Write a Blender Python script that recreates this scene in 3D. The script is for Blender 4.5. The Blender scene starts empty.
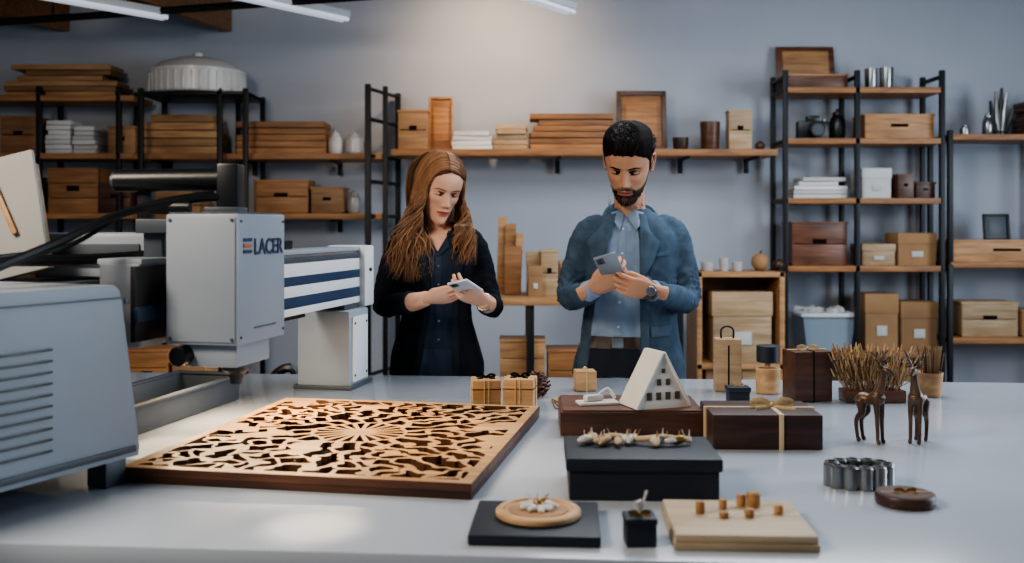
import bpy,bmesh,math,random
import numpy as np
from mathutils import Vector,Matrix,Euler,noise
from mathutils.bvhtree import BVHTree
random.seed(7); R=random.random; U=random.uniform
PI=math.pi
V=Vector
CAMH=1.40; TZ=0.90
def wx(u,y): return (u-512)*y/1000
def wz(v,y): return CAMH-(v-226)*y/1000
# ---------------------------------------------------------------- materials
def lin(h):
    h=h.lstrip('#'); c=[int(h[i:i+2],16)/255 for i in (0,2,4)]
    return tuple(x/12.92 if x<=.04045 else ((x+.055)/1.055)**2.4 for x in c)+(1,)
def mat(name,c,c2=None,rough=.5,metal=0,scale=6,st=(1,1,1),bump=0,bscale=None,tint=False,coat=0,detail=6,spec=.5,emi=0,sss=0,dist=0,trans=0):
    m=bpy.data.materials.new(name); m.use_nodes=True
    nt=m.node_tree; N=nt.nodes; L=nt.links; p=N['Principled BSDF']
    p.inputs['Roughness'].default_value=rough; p.inputs['Metallic'].default_value=metal
    p.inputs['Coat Weight'].default_value=coat; p.inputs['Coat Roughness'].default_value=.12
    p.inputs['Specular IOR Level'].default_value=spec
    if trans: p.inputs['Transmission Weight'].default_value=trans
    if sss:
        p.inputs['Subsurface Weight'].default_value=sss; p.inputs['Subsurface Radius'].default_value=(.012,.004,.002); p.inputs['Subsurface Scale'].default_value=1
    c=lin(c); c2=lin(c2) if c2 else tuple(x*.82 for x in c[:3])+(1,)
    tc=N.new('ShaderNodeTexCoord'); mp=N.new('ShaderNodeMapping'); mp.inputs['Scale'].default_value=st
    L.new(tc.outputs['Object'],mp.inputs[0])
    nz=N.new('ShaderNodeTexNoise'); nz.inputs['Scale'].default_value=scale; nz.inputs['Detail'].default_value=detail; nz.inputs['Distortion'].default_value=dist
    L.new(mp.outputs[0],nz.inputs['Vector'])
    rp=N.new('ShaderNodeValToRGB'); rp.color_ramp.elements[0].position=.32; rp.color_ramp.elements[1].position=.68
    rp.color_ramp.elements[0].color=c2; rp.color_ramp.elements[1].color=c
    L.new(nz.outputs[0],rp.inputs[0]); out=rp.outputs[0]
    if tint:
        at=N.new('ShaderNodeAttribute'); at.attribute_name='tint'
        mx=N.new('ShaderNodeMix'); mx.data_type='RGBA'; mx.blend_type='MULTIPLY'; mx.inputs[0].default_value=1
        L.new(out,mx.inputs[6]); L.new(at.outputs['Color'],mx.inputs[7]); out=mx.outputs[2]
    L.new(out,p.inputs['Base Color'])
    if emi:
        L.new(out,p.inputs['Emission Color']); p.inputs['Emission Strength'].default_value=emi
    if bump:
        b=N.new('ShaderNodeBump'); b.inputs['Strength'].default_value=bump; b.inputs['Distance'].default_value=.004
        if bscale:
            n2=N.new('ShaderNodeTexNoise'); n2.inputs['Scale'].default_value=bscale; n2.inputs['Detail'].default_value=3
            L.new(tc.outputs['Object'],n2.inputs['Vector']); L.new(n2.outputs[0],b.inputs['Height'])
        else: L.new(nz.outputs[0],b.inputs['Height'])
        L.new(b.outputs[0],p.inputs['Normal'])
    return m
def wood(name,c,c2,rough=.5,st=(3,30,30),coat=0): return mat(name,c,c2,rough=rough,scale=1.6,st=st,bump=.15,tint=True,coat=coat,dist=.6)
def two_mask(m,attr,c,thr=0.0,soft=.0008):
    """mix a second colour in by a float mesh attribute"""
    nt=m.node_tree;N=nt.nodes;L=nt.links;p=N['Principled BSDF']
    src=p.inputs['Base Color'].links[0].from_socket
    at=N.new('ShaderNodeAttribute'); at.attribute_name=attr
    mr=N.new('ShaderNodeMapRange'); mr.inputs['From Min'].default_value=thr-soft; mr.inputs['From Max'].default_value=thr+soft
    L.new(at.outputs['Fac'],mr.inputs['Value'])
    mx=N.new('ShaderNodeMix'); mx.data_type='RGBA'; L.new(mr.outputs[0],mx.inputs[0]); L.new(src,mx.inputs[6]); mx.inputs[7].default_value=lin(c)
    L.new(mx.outputs[2],p.inputs['Base Color'])
M_wall=mat('wall_paint','#adb4c0','#a6adb9',rough=.8,scale=1.5,bump=.03,bscale=60)
M_ceil=mat('ceiling_paint','#5f6166','#57595f',rough=.9,scale=2)
M_floor=mat('floor_concrete','#5d6065','#505358',rough=.6,scale=3)
M_table=mat('table_laminate','#b6bfca','#b2bbc6',rough=.18,scale=1.2,coat=.4)
M_tedge=mat('table_edge','#2e3238','#282c31',rough=.5)
M_blk=mat('black_metal','#15181c','#101216',rough=.45,metal=.3)
M_blkpl=mat('black_plastic','#121416','#0c0e10',rough=.35)
M_white=mat('white_plastic','#cdd0d3','#c6c9cc',rough=.4)
M_grey=mat('machine_grey','#8f98a2','#89929c',rough=.38)
M_greyd=mat('machine_dark_grey','#434a53','#3b424b',rough=.45)
M_alu=mat('aluminium','#b4b8bc','#a5aaaf',rough=.3,metal=.8)
M_blue=mat('blue_stripe','#1c3553','#18304c',rough=.4)
M_navy=mat('navy_card','#18202d','#141b25',rough=.5)
M_slate=mat('slate_bin','#323b47','#2c3540',rough=.6)
M_oak=wood('oak','#b98d60','#8f6845')
M_pine=wood('pine','#c9a57c','#a9835a')
M_shelf=wood('shelf_wood','#a87648','#805634')
M_ply=wood('plywood','#b79d7d','#977c5c')
M_wal=wood('walnut','#5f3a27','#3a241a',rough=.4)
M_dwal=wood('dark_walnut','#43291e','#281a14',rough=.45)
M_carve=wood('carved_panel_wood','#cba273','#a87a4e',rough=.4,st=(4,26,26),coat=.2)
M_cut=mat('laser_cut_edge','#5f3b22','#4a2d19',rough=.7,tint=True)
M_burn=mat('burnt_wood','#21140d','#170d07',rough=.9,tint=True,spec=.1)
M_card=mat('cardboard','#9c7a56','#8c6b4a',rough=.8,tint=True)
M_paper=mat('paper','#cfcfcd','#c5c5c3',rough=.8,tint=True)
M_cer=mat('ceramic','#d0cecb','#c6c4c1',rough=.25,tint=True)
M_rib=mat('ribbon','#cdb692','#bda580',rough=.6)
M_gold=mat('gold_brass','#b79257','#a07c45',rough=.35,metal=.7)
M_silver=mat('silver','#a7a9ab','#7f8284',rough=.28,metal=.9)
M_bronze=mat('bronze','#6d5340','#44332a',rough=.38,metal=.4,scale=20)
M_straw=mat('dried_reed','#a98b66','#755a3f',rough=.8,tint=True)
M_clear=mat('bin_plastic','#8fa0af','#8698a8',rough=.3,trans=.2)
M_tube=mat('fluorescent_tube','#dfe6f2','#dfe6f2',emi=.45)
M_logo=mat('logo_ink','#1b2f50','#182a48',rough=.5)
M_orange=mat('logo_orange','#b0653a','#a55c36',rough=.5)
# ---------------------------------------------------------------- mesh builder
_bc={}
def bevbox(d,bev):
    k=(round(d[0],4),round(d[1],4),round(d[2],4),round(bev,4))
    if k in _bc: return _bc[k]
    bm=bmesh.new(); bmesh.ops.create_cube(bm,size=1)
    for v in bm.verts: v.co=V((v.co.x*d[0],v.co.y*d[1],v.co.z*d[2]))
    if bev>0: bmesh.ops.bevel(bm,geom=bm.edges[:],offset=min(bev,min(d)*.45),segments=2,affect='EDGES',profile=.6)
    bm.verts.index_update()
    r=([tuple(v.co) for v in bm.verts],[[v.index for v in f.verts] for f in bm.faces]); bm.free(); _bc[k]=r; return r
def catmull(pts,n):
    P=[V(p) for p in pts]; out=[]
    for i in range(len(P)-1):
        p0=P[max(i-1,0)];p1=P[i];p2=P[i+1];p3=P[min(i+2,len(P)-1)]
        for k in range(n):
            t=k/n; out.append(.5*((2*p1)+(-p0+p2)*t+(2*p0-5*p1+4*p2-p3)*t*t+(-p0+3*p1-3*p2+p3)*t**3))
    out.append(P[-1]); return out
def tubegeo(pts,rad,segs=10,ref=None,n=1,exp=1.0):
    rr=[(r,r) if not isinstance(r,(tuple,list)) else tuple(r) for r in (rad if isinstance(rad,(list,tuple)) and len(rad)==len(pts) else [rad]*len(pts))]
    if n>1:
        P=catmull(pts,n); r3=catmull([(a,b,0) for a,b in rr],n); rr=[(max(q.x,1e-4),max(q.y,1e-4)) for q in r3]
    else: P=[V(p) for p in pts]
    vs=[];fs=[]; side=None
    for i,p in enumerate(P):
        t=(P[min(i+1,len(P)-1)]-P[max(i-1,0)]).normalized()
        if ref is not None:
            s=t.cross(V(ref)); 
            if s.length<1e-4: s=t.orthogonal()
            s.normalize()
        else:
            if side is None: s=t.orthogonal().normalized()
            else:
                s=side-t*side.dot(t); s=s.normalized() if s.length>1e-6 else t.orthogonal().normalized()
        side=s; b=s.cross(t).normalized()*-1
        a_,b_=rr[i]
        for k in range(segs):
            an=2*PI*k/segs; c,s2=math.cos(an),math.sin(an)
            c=math.copysign(abs(c)**exp,c); s2=math.copysign(abs(s2)**exp,s2)
            vs.append(p+side*(a_*c)+b*(b_*s2))
    for i in range(len(P)-1):
        for k in range(segs):
            k2=(k+1)%segs; fs.append([i*segs+k,i*segs+k2,(i+1)*segs+k2,(i+1)*segs+k])
    fs.append(list(range(segs))[::-1]); o=(len(P)-1)*segs; fs.append([o+k for k in range(segs)])
    return [tuple(v) for v in vs],fs
class B:
    def __init__(s): s.v=[];s.f=[];s.m=[];s.t=[];s.mats=[]
    def add(s,vs,fs,mt,tint=1,M=None):
        if mt not in s.mats: s.mats.append(mt)
        k=s.mats.index(mt); o=len(s.v)
        if M is not None: vs=[tuple(M@V(v)) for v in vs]
        s.v+=list(vs)
        for f in fs: s.f.append([i+o for i in f]); s.m.append(k); s.t.append(tint)
        return s
    def box(s,c,d,mt,rot=(0,0,0),bev=.003,tint=1,M=None):
        vs,fs=bevbox(d,bev); T=Matrix.Translation(c)@Euler(rot).to_matrix().to_4x4()
        if M is not None: T=M@T
        return s.add(vs,fs,mt,tint,T)
    def lathe(s,prof,c,mt,segs=28,rot=(0,0,0),tint=1,M=None,sc=(1,1,1)):
        vs=[];fs=[]
        for r,z in prof:
            for k in range(segs): vs.append((max(r,1e-4)*math.cos(2*PI*k/segs)*sc[0],max(r,1e-4)*math.sin(2*PI*k/segs)*sc[1],z))
        for i in range(len(prof)-1):
            for k in range(segs):
                k2=(k+1)%segs; fs.append([i*segs+k,i*segs+k2,(i+1)*segs+k2,(i+1)*segs+k])
        fs.append(list(range(segs))[::-1]); o=(len(prof)-1)*segs; fs.append([o+k for k in range(segs)])
        T=Matrix.Translation(c)@Euler(rot).to_matrix().to_4x4()
        if M is not None: T=M@T
        return s.add(vs,fs,mt,tint,T)
    def cyl(s,c,r,h,mt,**k):
        b=min(.002,r*.2,h*.2); return s.lathe([(r-b,0),(r,b),(r,h-b),(r-b,h)],c,mt,**k)
    def tube(s,pts,rad,mt,segs=8,tint=1,M=None,**k):
        vs,fs=tubegeo(pts,rad,segs,**k); return s.add(vs,fs,mt,tint,M)
    def ball(s,c,r,mt,sc=(1,1,1),segs=16,tint=1,M=None,rot=(0,0,0)):
        n=8; return s.lathe([(r*math.sin(PI*i/n),-r*math.cos(PI*i/n)*sc[2]) for i in range(n+1)],c,mt,segs=segs,sc=sc,tint=tint,M=M,rot=rot)
    def prism(s,poly,depth,mt,M=None,tint=1):
        n=len(poly); vs=[(x,-depth/2,z) for x,z in poly]+[(x,depth/2,z) for x,z in poly]
        fs=[list(range(n)),[n+i for i in range(n)][::-1]]+[[i,i+n,(i+1)%n+n,(i+1)%n] for i in range(n)]
        return s.add(vs,fs,mt,tint,M)
    def done(s,name,loc=None,rz=0,parent=None,ang=35):
        vs=s.v
        if loc is None:
            a=np.array(vs); lo=a.min(0);hi=a.max(0); c=np.array([(lo[0]+hi[0])/2,(lo[1]+hi[1])/2,lo[2]])
            vs=[tuple(q) for q in (a-c)]; loc=tuple(c)
        me=bpy.data.meshes.new(name); me.from_pydata([tuple(v) for v in vs],[],s.f)
        for m in s.mats: me.materials.append(m)
        me.polygons.foreach_set('material_index',s.m)
        at=me.color_attributes.new('tint','FLOAT_COLOR','CORNER')
        col=[]
        for p,t in zip(me.polygons,s.t): col+=[t,t,t,1.0]*p.loop_total
        at.data.foreach_set('color',col)
        bm=bmesh.new(); bm.from_mesh(me); bmesh.ops.recalc_face_normals(bm,faces=bm.faces[:]); bm.to_mesh(me); bm.free()
        me.shade_smooth(); me.set_sharp_from_angle(angle=math.radians(ang))
        ob=bpy.data.objects.new(name,me); bpy.context.collection.objects.link(ob)
        ob.location=loc; ob.rotation_euler=(0,0,rz)
        if parent: ob.parent=parent
        return ob
def empty(name,loc=(0,0,0)):
    e=bpy.data.objects.new(name,None); bpy.context.collection.objects.link(e); e.location=loc; e.empty_display_size=.1; return e
def fuse(parts,voxel,it=3,name='fused'):
    me=bpy.data.meshes.new('tmp'); vs=[];fs=[]
    for v,f in parts:
        o=len(vs); vs+=[tuple(x) for x in v]; fs+=[[i+o for i in q] for q in f]
    me.from_pydata(vs,[],fs)
    bm=bmesh.new(); bm.from_mesh(me); bmesh.ops.recalc_face_normals(bm,faces=bm.faces[:]); bm.to_mesh(me); bm.free()
    ob=bpy.data.objects.new('tmp',me); bpy.context.collection.objects.link(ob)
    r=ob.modifiers.new('r','REMESH'); r.mode='VOXEL'; r.voxel_size=voxel
    if it: s=ob.modifiers.new('s','SMOOTH'); s.factor=.5; s.iterations=it
    dg=bpy.context.evaluated_depsgraph_get(); dg.update()
    out=bpy.data.meshes.new_from_object(ob.evaluated_get(dg)); out.name=name
    bpy.data.objects.remove(ob); out.shade_smooth(); return out
def meobj(name,me,mats,parent=None,loc=(0,0,0)):
    ob=bpy.data.objects.new(name,me); bpy.context.collection.objects.link(ob)
    me.materials.clear()
    for m in mats: me.materials.append(m)
    ob.location=loc
    if parent: ob.parent=parent
    return ob
# ---------------------------------------------------------------- room
WY=6.5
B().box((0.4,WY+.05,1.5),(8.2,.1,3.0),M_wall,bev=0).done('wall_back')
B().box((-3.65,2.5,1.5),(.1,7.9,3.0),M_wall,bev=0).done('wall_left')
B().box((4.45,2.5,1.5),(.1,7.9,3.0),M_wall,bev=0).done('wall_right')
B().box((0.4,2.5,-.05),(8.0,7.9,.1),M_floor,bev=0).done('floor')
B().box((0.4,2.5,3.05),(8.0,7.9,.1),M_ceil,bev=0).done('ceiling')
B().box((0.4,WY-.01,.05),(7.9,.02,.1),M_white,bev=.002).done('baseboard_back')
def fixture(a,b):
    a=V(a);b=V(b); q=B(); d=(b-a); L=d.length; an=math.atan2(d.y,d.x); c=(a+b)/2
    q.box(c+V((0,0,.03)),(L,.09,.035),M_white,rot=(0,0,an))
    for o in (-.022,.022):
        n=V((-math.sin(an),math.cos(an),0))*o
        q.tube([a+n,b+n],.012,M_tube)
    for t in (.15,.85):
        p=a.lerp(b,t); q.tube([p+V((0,0,.04)),V((p.x,p.y,3.0))],.004,M_blk)
    q.done('ceiling_light_fixture')
fixture((-3.0,4.6,2.6),(-2.0,5.77,2.6)); fixture((-1.95,4.6,2.6),(-.97,5.82,2.6)); fixture((-.4,4.6,2.6),(.33,5.62,2.6))
q=B(); q.tube([(-3.55,6.17,2.63),(0.6,4.95,2.63)],.022,M_blk)
for t in (.2,.5,.8): 
    p=V((-3.55,6.17,2.63)).lerp(V((.6,4.95,2.63)),t); q.tube([p,(p.x,p.y,3.0)],.006,M_blk)
q.done('ceiling_conduit')
for i,(a,b) in enumerate([((-2.3,4.9),(-1.85,6.49)),((-3.5,5.1),(-2.9,6.49))]):
    A=V((a[0],a[1],2.72));C=V((b[0],b[1],2.72)); d=C-A
    B().box((A+C)/2+V((0,0,.11)),(d.length,.07,.34),M_shelf,rot=(0,0,math.atan2(d.y,d.x)),tint=.6).done('ceiling_beam')
# ---------------------------------------------------------------- main worktable
def rect_table():
    q=B(); rz=math.atan(-.08)
    M=Matrix.Translation((0.45,2.38,0))@Matrix.Rotation(rz,4,'Z')
    L=3.9;D=1.80
    q.box((0,0,TZ-.0175),(L,D,.035),M_table,bev=.004,M=M)
    q.box((0,0,TZ-.075),(L-.04,D-.04,.08),M_tedge,bev=.004,M=M)
    for x in (-L/2+.1,0,L/2-.1):
        for y in (-D/2+.1,D/2-.1): q.box((x,y,(TZ-.115)/2),(.07,.07,TZ-.115),M_blk,M=M)
    q.done('worktable')
rect_table()
# ---------------------------------------------------------------- laser cutter
LC=empty('laser_engraving_machine',(-.8,2.2,TZ))
LCI=Matrix.Translation((.8,-2.2,-TZ))
def lc(q,n): 
    o=q.done(n); o.parent=LC; o.matrix_parent_inverse=LCI; return o
a0=V((-.905,1.60,0)); a1=V((-.735,1.965,0)); du=(a1-a0).normalized(); dn=V((-du.y,du.x,0))
Mh=Matrix(((du.x,dn.x,0,0),(du.y,dn.y,0,0),(0,0,1,0),(0,0,0,1)))
Mh=Matrix.Translation((a1.x,a1.y,0))@Mh
q=B()
poly_=[(-.55,.95),(0.0,.95),(.004,.965),(-.042,1.262),(-.048,1.278),(-.060,1.287),(-.55,1.287)]
q.prism(poly_,.40,M_grey,M=Mh@Matrix.Translation((0,.2,0)))
for i in range(10):
    z=1.180-i*.0200
    q.box((-.275,-.0015,z),(.145,.006,.0040),M_blkpl,bev=.001,M=Mh)
q.box((-.03,-.002,1.255),(.012,.004,.012),M_greyd,bev=.0005,M=Mh)
q.box((-.28,-.0025,1.262),(.50,.005,.003),M_greyd,bev=.0005,M=Mh)
q.box((-.28,-.0035,.966),(.54,.007,.012),M_greyd,bev=.001,M=Mh)
for x in (-.05,-.5): q.box((x,.03,.925),(.05,.05,.05),M_greyd,M=Mh)
for x in (-.05,-.5): q.box((x,.37,.925),(.05,.05,.05),M_greyd,M=Mh)
lc(q,'side_housing')
q=B(); q.box((-1.10,2.19,1.09),(.34,.30,.38),M_greyd); q.box((-.93,2.33,1.335),(.27,.2,.10),M_grey,bev=.012)
q.box((-.93,2.228,1.335),(.2,.006,.05),M_greyd,bev=.001)
lc(q,'chassis')
u=V((.2055,.9787,0)); un=V((.9787,-.2055,0))
Mr=Matrix(((u.x,un.x,0,-.741),(u.y,un.y,0,2.0),(0,0,1,0),(0,0,0,1)))
q=B(); RL=1.24
q.box((RL/2,-.05,1.24),(RL,.09,.17),M_alu,bev=.004,M=Mr)
q.box((RL/2,-.05,1.328),(RL,.10,.012),M_grey,bev=.003,M=Mr)
for z,h,m in ((1.308,.014,M_greyd),(1.280,.036,M_white),(1.250,.026,M_blue),(1.222,.030,M_white),(1.192,.030,M_blue),(1.167,.020,M_white)):
    q.box((RL/2,-.003,z),(RL,.008,h),m,bev=.001,M=Mr)
q.box((.12,.0,1.245),(.30,.012,.15),M_blkpl,bev=.002,M=Mr)
q.box((.12,.005,1.225),(.30,.012,.030),M_blue,bev=.002,M=Mr)
q.box((RL+.03,-.045,1.24),(.085,.13,.195),M_white,bev=.008,M=Mr)
q.cyl(V((0,0,0)),.006,.006,M_blkpl,M=Mr@Matrix.Translation((RL+.03,.02,1.26))@Matrix.Rotation(-PI/2,4,'X'))
q.box((.56,-.04,1.150),(.56,.05,.014),M_blkpl,M=Mr)
lc(q,'gantry_rail')
q=B()
q.box((RL-.08,-.06,1.02),(.17,.17,.24),M_grey,bev=.008,M=Mr); q.box((RL-.08,.027,1.02),(.13,.006,.20),M_white,bev=.002,M=Mr)
for z in (.94,1.10): 
    for dx in (-.05,.05): q.cyl((0,0,0),.004,.004,M_greyd,segs=10,M=Mr@Matrix.Translation((RL-.08+dx,.029,z))@Matrix.Rotation(-PI/2,4,'X'))
q.box((RL-.08,-.06,.906),(.19,.19,.012),M_greyd,M=Mr)
q.box((RL-.08,-.06,1.147),(.12,.12,.02),M_greyd,M=Mr)
lc(q,'support_post')
Mk=Matrix(((un.x*1,u.x,0,-.548),(un.y*1,u.y,0,2.0),(0,0,1,0),(0,0,0,1)))
q=B()
q.box((-.080,.11,1.292),(.160,.22,.266),M_grey,bev=.006,M=Mk)
q.box((-.080,-.0008,1.292),(.148,.003,.252),M_grey,bev=.001,M=Mk)
for x in (-.148,-.012):
    for z in (1.172,1.412): q.cyl((x,-.002,z),.0035,.003,M_greyd,rot=(PI/2,0,0),M=Mk,segs=10)
q.box((-.080,.11,1.426),(.150,.21,.004),M_greyd,bev=.001,M=Mk)
q.box((-.07,.09,1.138),(.12,.15,.05),M_grey,bev=.005,M=Mk)
q.lathe([(.03,1.113),(.03,1.10),(.016,1.09),(.012,1.07)],(-.05,.09,0),M_greyd,M=Mk)
q.cyl((-.125,.02,1.137),.020,.035,M_blkpl,rot=(PI/2,0,0),M=Mk)
q.box((-.155,.14,1.24),(.09,.10,.15),M_greyd,bev=.003,M=Mk)
for i,m in enumerate((M_logo,M_orange,M_logo)): q.box((.0012,.040,1.372-i*.012),(.002,.036,.007),m,bev=.0004,M=Mk)
q.box((.0012,.12,1.19),(.002,.10,.0025),M_greyd,bev=.0004,M=Mk)
for z in (1.175,1.41): 
    for y in (.012,.208): q.ball((.0005,y,z),.003,M_greyd,segs=8,M=Mk)
lc(q,'laser_head')
cu=bpy.data.curves.new('logo','FONT'); cu.body='LACER'; cu.size=.046; cu.extrude=.0006; cu.offset=.0009
to=bpy.data.objects.new('logo_tmp',cu); bpy.context.collection.objects.link(to)
dg=bpy.context.evaluated_depsgraph_get(); dg.update(); lm=bpy.data.meshes.new_from_object(to.evaluated_get(dg)); bpy.data.objects.remove(to)
lo=meobj('logo_lettering',lm,[M_logo])
lo.matrix_world=Mk@Matrix(((0,0,1,.0012),(1,0,0,.068),(0,1,0,1.342),(0,0,0,1))); lo.parent=LC; lo.matrix_parent_inverse=LCI
q=B()
q.tube([(-.83,2.10,1.495),(-.60,2.10,1.498)],.024,M_blkpl,segs=20); q.tube([(-.838,2.10,1.495),(-.83,2.10,1.495)],.018,M_greyd,segs=20)
q.box((-.59,2.10,1.478),(.045,.06,.105),M_blkpl,bev=.006); q.box((-.60,2.10,1.432),(.07,.08,.015),M_greyd)
q.box((-.775,2.12,1.44),(.03,.03,.09),M_blkpl); q.box((-.71,2.12,1.40),(.16,.05,.03),M_greyd); q.tube([(-.74,2.05,1.438),(-.66,2.05,1.438)],.014,M_blkpl,segs=14)
q.box((-.76,2.14,1.355),(.04,.05,.07),M_greyd)
lc(q,'handle_roller')
q=B()
q.tube([(-1.0,1.62,1.26),(-.93,1.75,1.315),(-.86,1.9,1.37),(-.78,2.0,1.425),(-.66,2.06,1.455),(-.60,2.08,1.46)],.009,M_blkpl,n=8)
q.tube([(-1.0,1.64,1.29),(-.93,1.78,1.34),(-.86,1.93,1.36),(-.75,2.02,1.44),(-.62,2.08,1.47)],.005,M_blkpl,n=8)
q.tube([(-1.0,1.9,1.335),(-.9,2.05,1.33),(-.8,2.15,1.335),(-.72,2.2,1.345)],.012,M_blkpl,n=8)
for i in range(16):
    t=i/15; an=t*PI; p=Mr@V((.52+.30*t if t<.5 else .67+.05*math.sin(an),-.05,1.345+ .03*math.sin(an)))
    q.box(p,(.03,.022,.02),M_blkpl,rot=(0,0,1.36),bev=.003)
for i in range(18): q.box(Mr@V((.40+i*.026,-.075,1.347)),(.024,.03,.024),M_blkpl,rot=(0,0,1.36),bev=.003)
lc(q,'cables')
q=B(); Mt=Matrix.Translation((-1.08,2.13,1.282))@Matrix.Rotation(math.radians(-14),4,'Y')@Matrix.Rotation(math.radians(-12),4,'X')
q.box((0,0,.14),(.20,.012,.27),M_paper,bev=.004,M=Mt,tint=.5); q.box((0,.02,.13),(.19,.02,.24),M_ply,M=Mt,tint=.6); q.box((.02,-.012,.18),(.012,.01,.18),M_oak,rot=(0,-.25,0),M=Mt)
q.done('drawing_board')
q=B(); p0=V((-1.0,2.32,TZ)); p1=V((-.875,2.90,TZ)); d=(p1-p0); an=math.atan2(d.y,d.x); L=d.length
Mb=Matrix.Translation((p0+p1)/2)@Matrix.Rotation(an,4,'Z')
q.box((0,0,.006),(L,.18,.01),M_slate,M=Mb)
for y in (-.09,.09): q.box((0,y,.04),(L,.008,.07),M_slate,M=Mb,rot=(-.12*(1 if y>0 else -1),0,0)); q.box((0,y*1.1,.074),(L+.02,.022,.007),M_slate,M=Mb)
for x in (-L/2,L/2): q.box((x,0,.04),(.008,.18,.07),M_slate,M=Mb); q.box((x,0,.074),(.022,.2,.007),M_slate,M=Mb)
q.done('storage_tray')
# ---------------------------------------------------------------- carved panel (marching squares on a merged-Voronoi field)
def carved():
    rnd=random.Random(12); W,D=.70,.80; h=.0029
    nx=int(W/h);ny=int(D/h); xs=np.linspace(-W/2,W/2,nx+1); ys=np.linspace(-D/2,D/2,ny+1); X,Y=np.meshgrid(xs,ys)
    r=np.sqrt(X**2+Y**2); k=np.clip((r-.10)/.1,0,1)
    Xw=X+k*(.010*np.sin(Y*48+1)+.007*np.sin(X*75+Y*66)+.003*np.sin(Y*170+X*60)); Yw=Y+k*(.010*np.sin(X*52+2)+.007*np.sin(Y*82-X*47)+.003*np.sin(X*150-Y*70))
    S=[]
    for ri,(rr,n,j) in enumerate([(.072,20,0),(.140,20,.12),(.185,26,.5),(.228,32,.7),(.272,38,.7),(.316,44,.8),(.36,48,.8),(.405,54,.8),(.45,58,.8),(.495,60,.8)]):
        for q_ in range(n):
            a=2*PI*(q_+.5*(ri%2)+j*rnd.uniform(-.5,.5))/n; q2=rr+(0 if ri==0 else rnd.uniform(-.016,.016))
            x,y=q2*math.cos(a),q2*math.sin(a)
            if abs(x)<W/2 and abs(y)<D/2: S.append((x,y,ri))
    n=len(S); grp=list(range(n))
    order=list(range(n)); rnd.shuffle(order)
    for i in order:
        if S[i][2]==0 or rnd.random()>.60: continue
        a=math.atan2(S[i][1],S[i][0])
        c=[]
        for j in range(n):
            if j==i or S[j][2]==0 or grp[j]==grp[i]: continue
            dx,dy=S[j][0]-S[i][0],S[j][1]-S[i][1]; L=math.hypot(dx,dy)
            if L<.065:
                rad=abs(dx*math.cos(a)+dy*math.sin(a))/L; c.append((L*(1.5-rad),j))
        if c:
            j=min(c)[1]; gi,gj=grp[i],grp[j]
            if grp.count(gi)+grp.count(gj)<=3: grp=[gi if g==gj else g for g in grp]
    g=np.array(grp); sx=np.array([s[0] for s in S],dtype=np.float32); sy=np.array([s[1] for s in S],dtype=np.float32)
    px=Xw.ravel().astype(np.float32); py=Yw.ravel().astype(np.float32)
    D2=(px[None]-sx[:,None])**2+(py[None]-sy[:,None])**2
    i1=D2.argmin(0); d1=D2[i1,np.arange(len(px))]; D2[g[:,None]==g[i1][None]]=9
    i2=D2.argmin(0); d2=D2[i2,np.arange(len(px))]
    L=np.sqrt((sx[i1]-sx[i2])**2+(sy[i1]-sy[i2])**2)+1e-6; edge=((d2-d1)/(2*L)).reshape(X.shape)
    web=.0074+.0030*np.sin(X*41+2)*np.sin(Y*37+X*13)
    web=np.where(r<.11,.0044+.02*np.clip(r-.03,0,1),web)
    f=web-edge
    solid={q_ for q_ in set(grp) if rnd.random()<.10 and S[q_][2]>1}
    sm=np.isin(g[i1],list(solid)).reshape(X.shape)
    f=np.where(sm,.004,f)
    f=np.maximum(f,.022-np.minimum(W/2-abs(X),D/2-abs(Y))); f=np.maximum(f,.014-r)
    zt=.030;zb=.0142; vs=[];fs=[];vid={}
    def vert(key,x,y):
        if key not in vid: vid[key]=len(vs); vs.append((x,y,zt))
        return vid[key]
    F=f.tolist(); walls=[]
    for j in range(ny):
        for i in range(nx):
            c=[(i,j),(i+1,j),(i+1,j+1),(i,j+1)]; v=[F[b][a] for a,b in c]
            if max(v)<=0: continue
            poly=[];cr=[]
            for e in range(4):
                a,b=c[e],c[(e+1)%4]; va,vb=v[e],v[(e+1)%4]
                if va>0: poly.append(vert(a,xs[a[0]],ys[a[1]]))
                if (va>0)!=(vb>0):
                    t=va/(va-vb); key=(min(a,b),max(a,b)); q_=vert(key,xs[a[0]]+(xs[b[0]]-xs[a[0]])*t,ys[a[1]]+(ys[b[1]]-ys[a[1]])*t); poly.append(q_); cr.append(q_)
            if len(poly)>2: fs.append(poly)
            if len(cr)==2: walls.append(cr)
    q=B(); q.add(vs,fs,M_carve)
    wv=[];wf=[];nb={}
    for a,b in walls:
        for p in (a,b):
            if p not in nb: nb[p]=len(wv); wv+= [vs[p],(vs[p][0],vs[p][1],zb)]
        wf.append([nb[a],nb[b],nb[b]+1,nb[a]+1])
    q.add(wv,wf,M_cut)
    for s in (-1,1):
        q.box((s*(W/2),0,.022),(.003,D+.003,.0155),M_wal,bev=.001,tint=1.4); q.box((0,s*(D/2),.022),(W,.003,.0155),M_wal,bev=.001,tint=1.4)
    q.box((0,0,.0072),(W+.001,D+.001,.0138),M_wal,bev=.001,tint=.9); q.box((0,0,.0147),(W-.01,D-.01,.001),M_burn,bev=0)
    q.done('carved_wood_panel',loc=(-.346,2.28,TZ+.0005),rz=math.radians(-10.5),ang=30)
carved()
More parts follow.
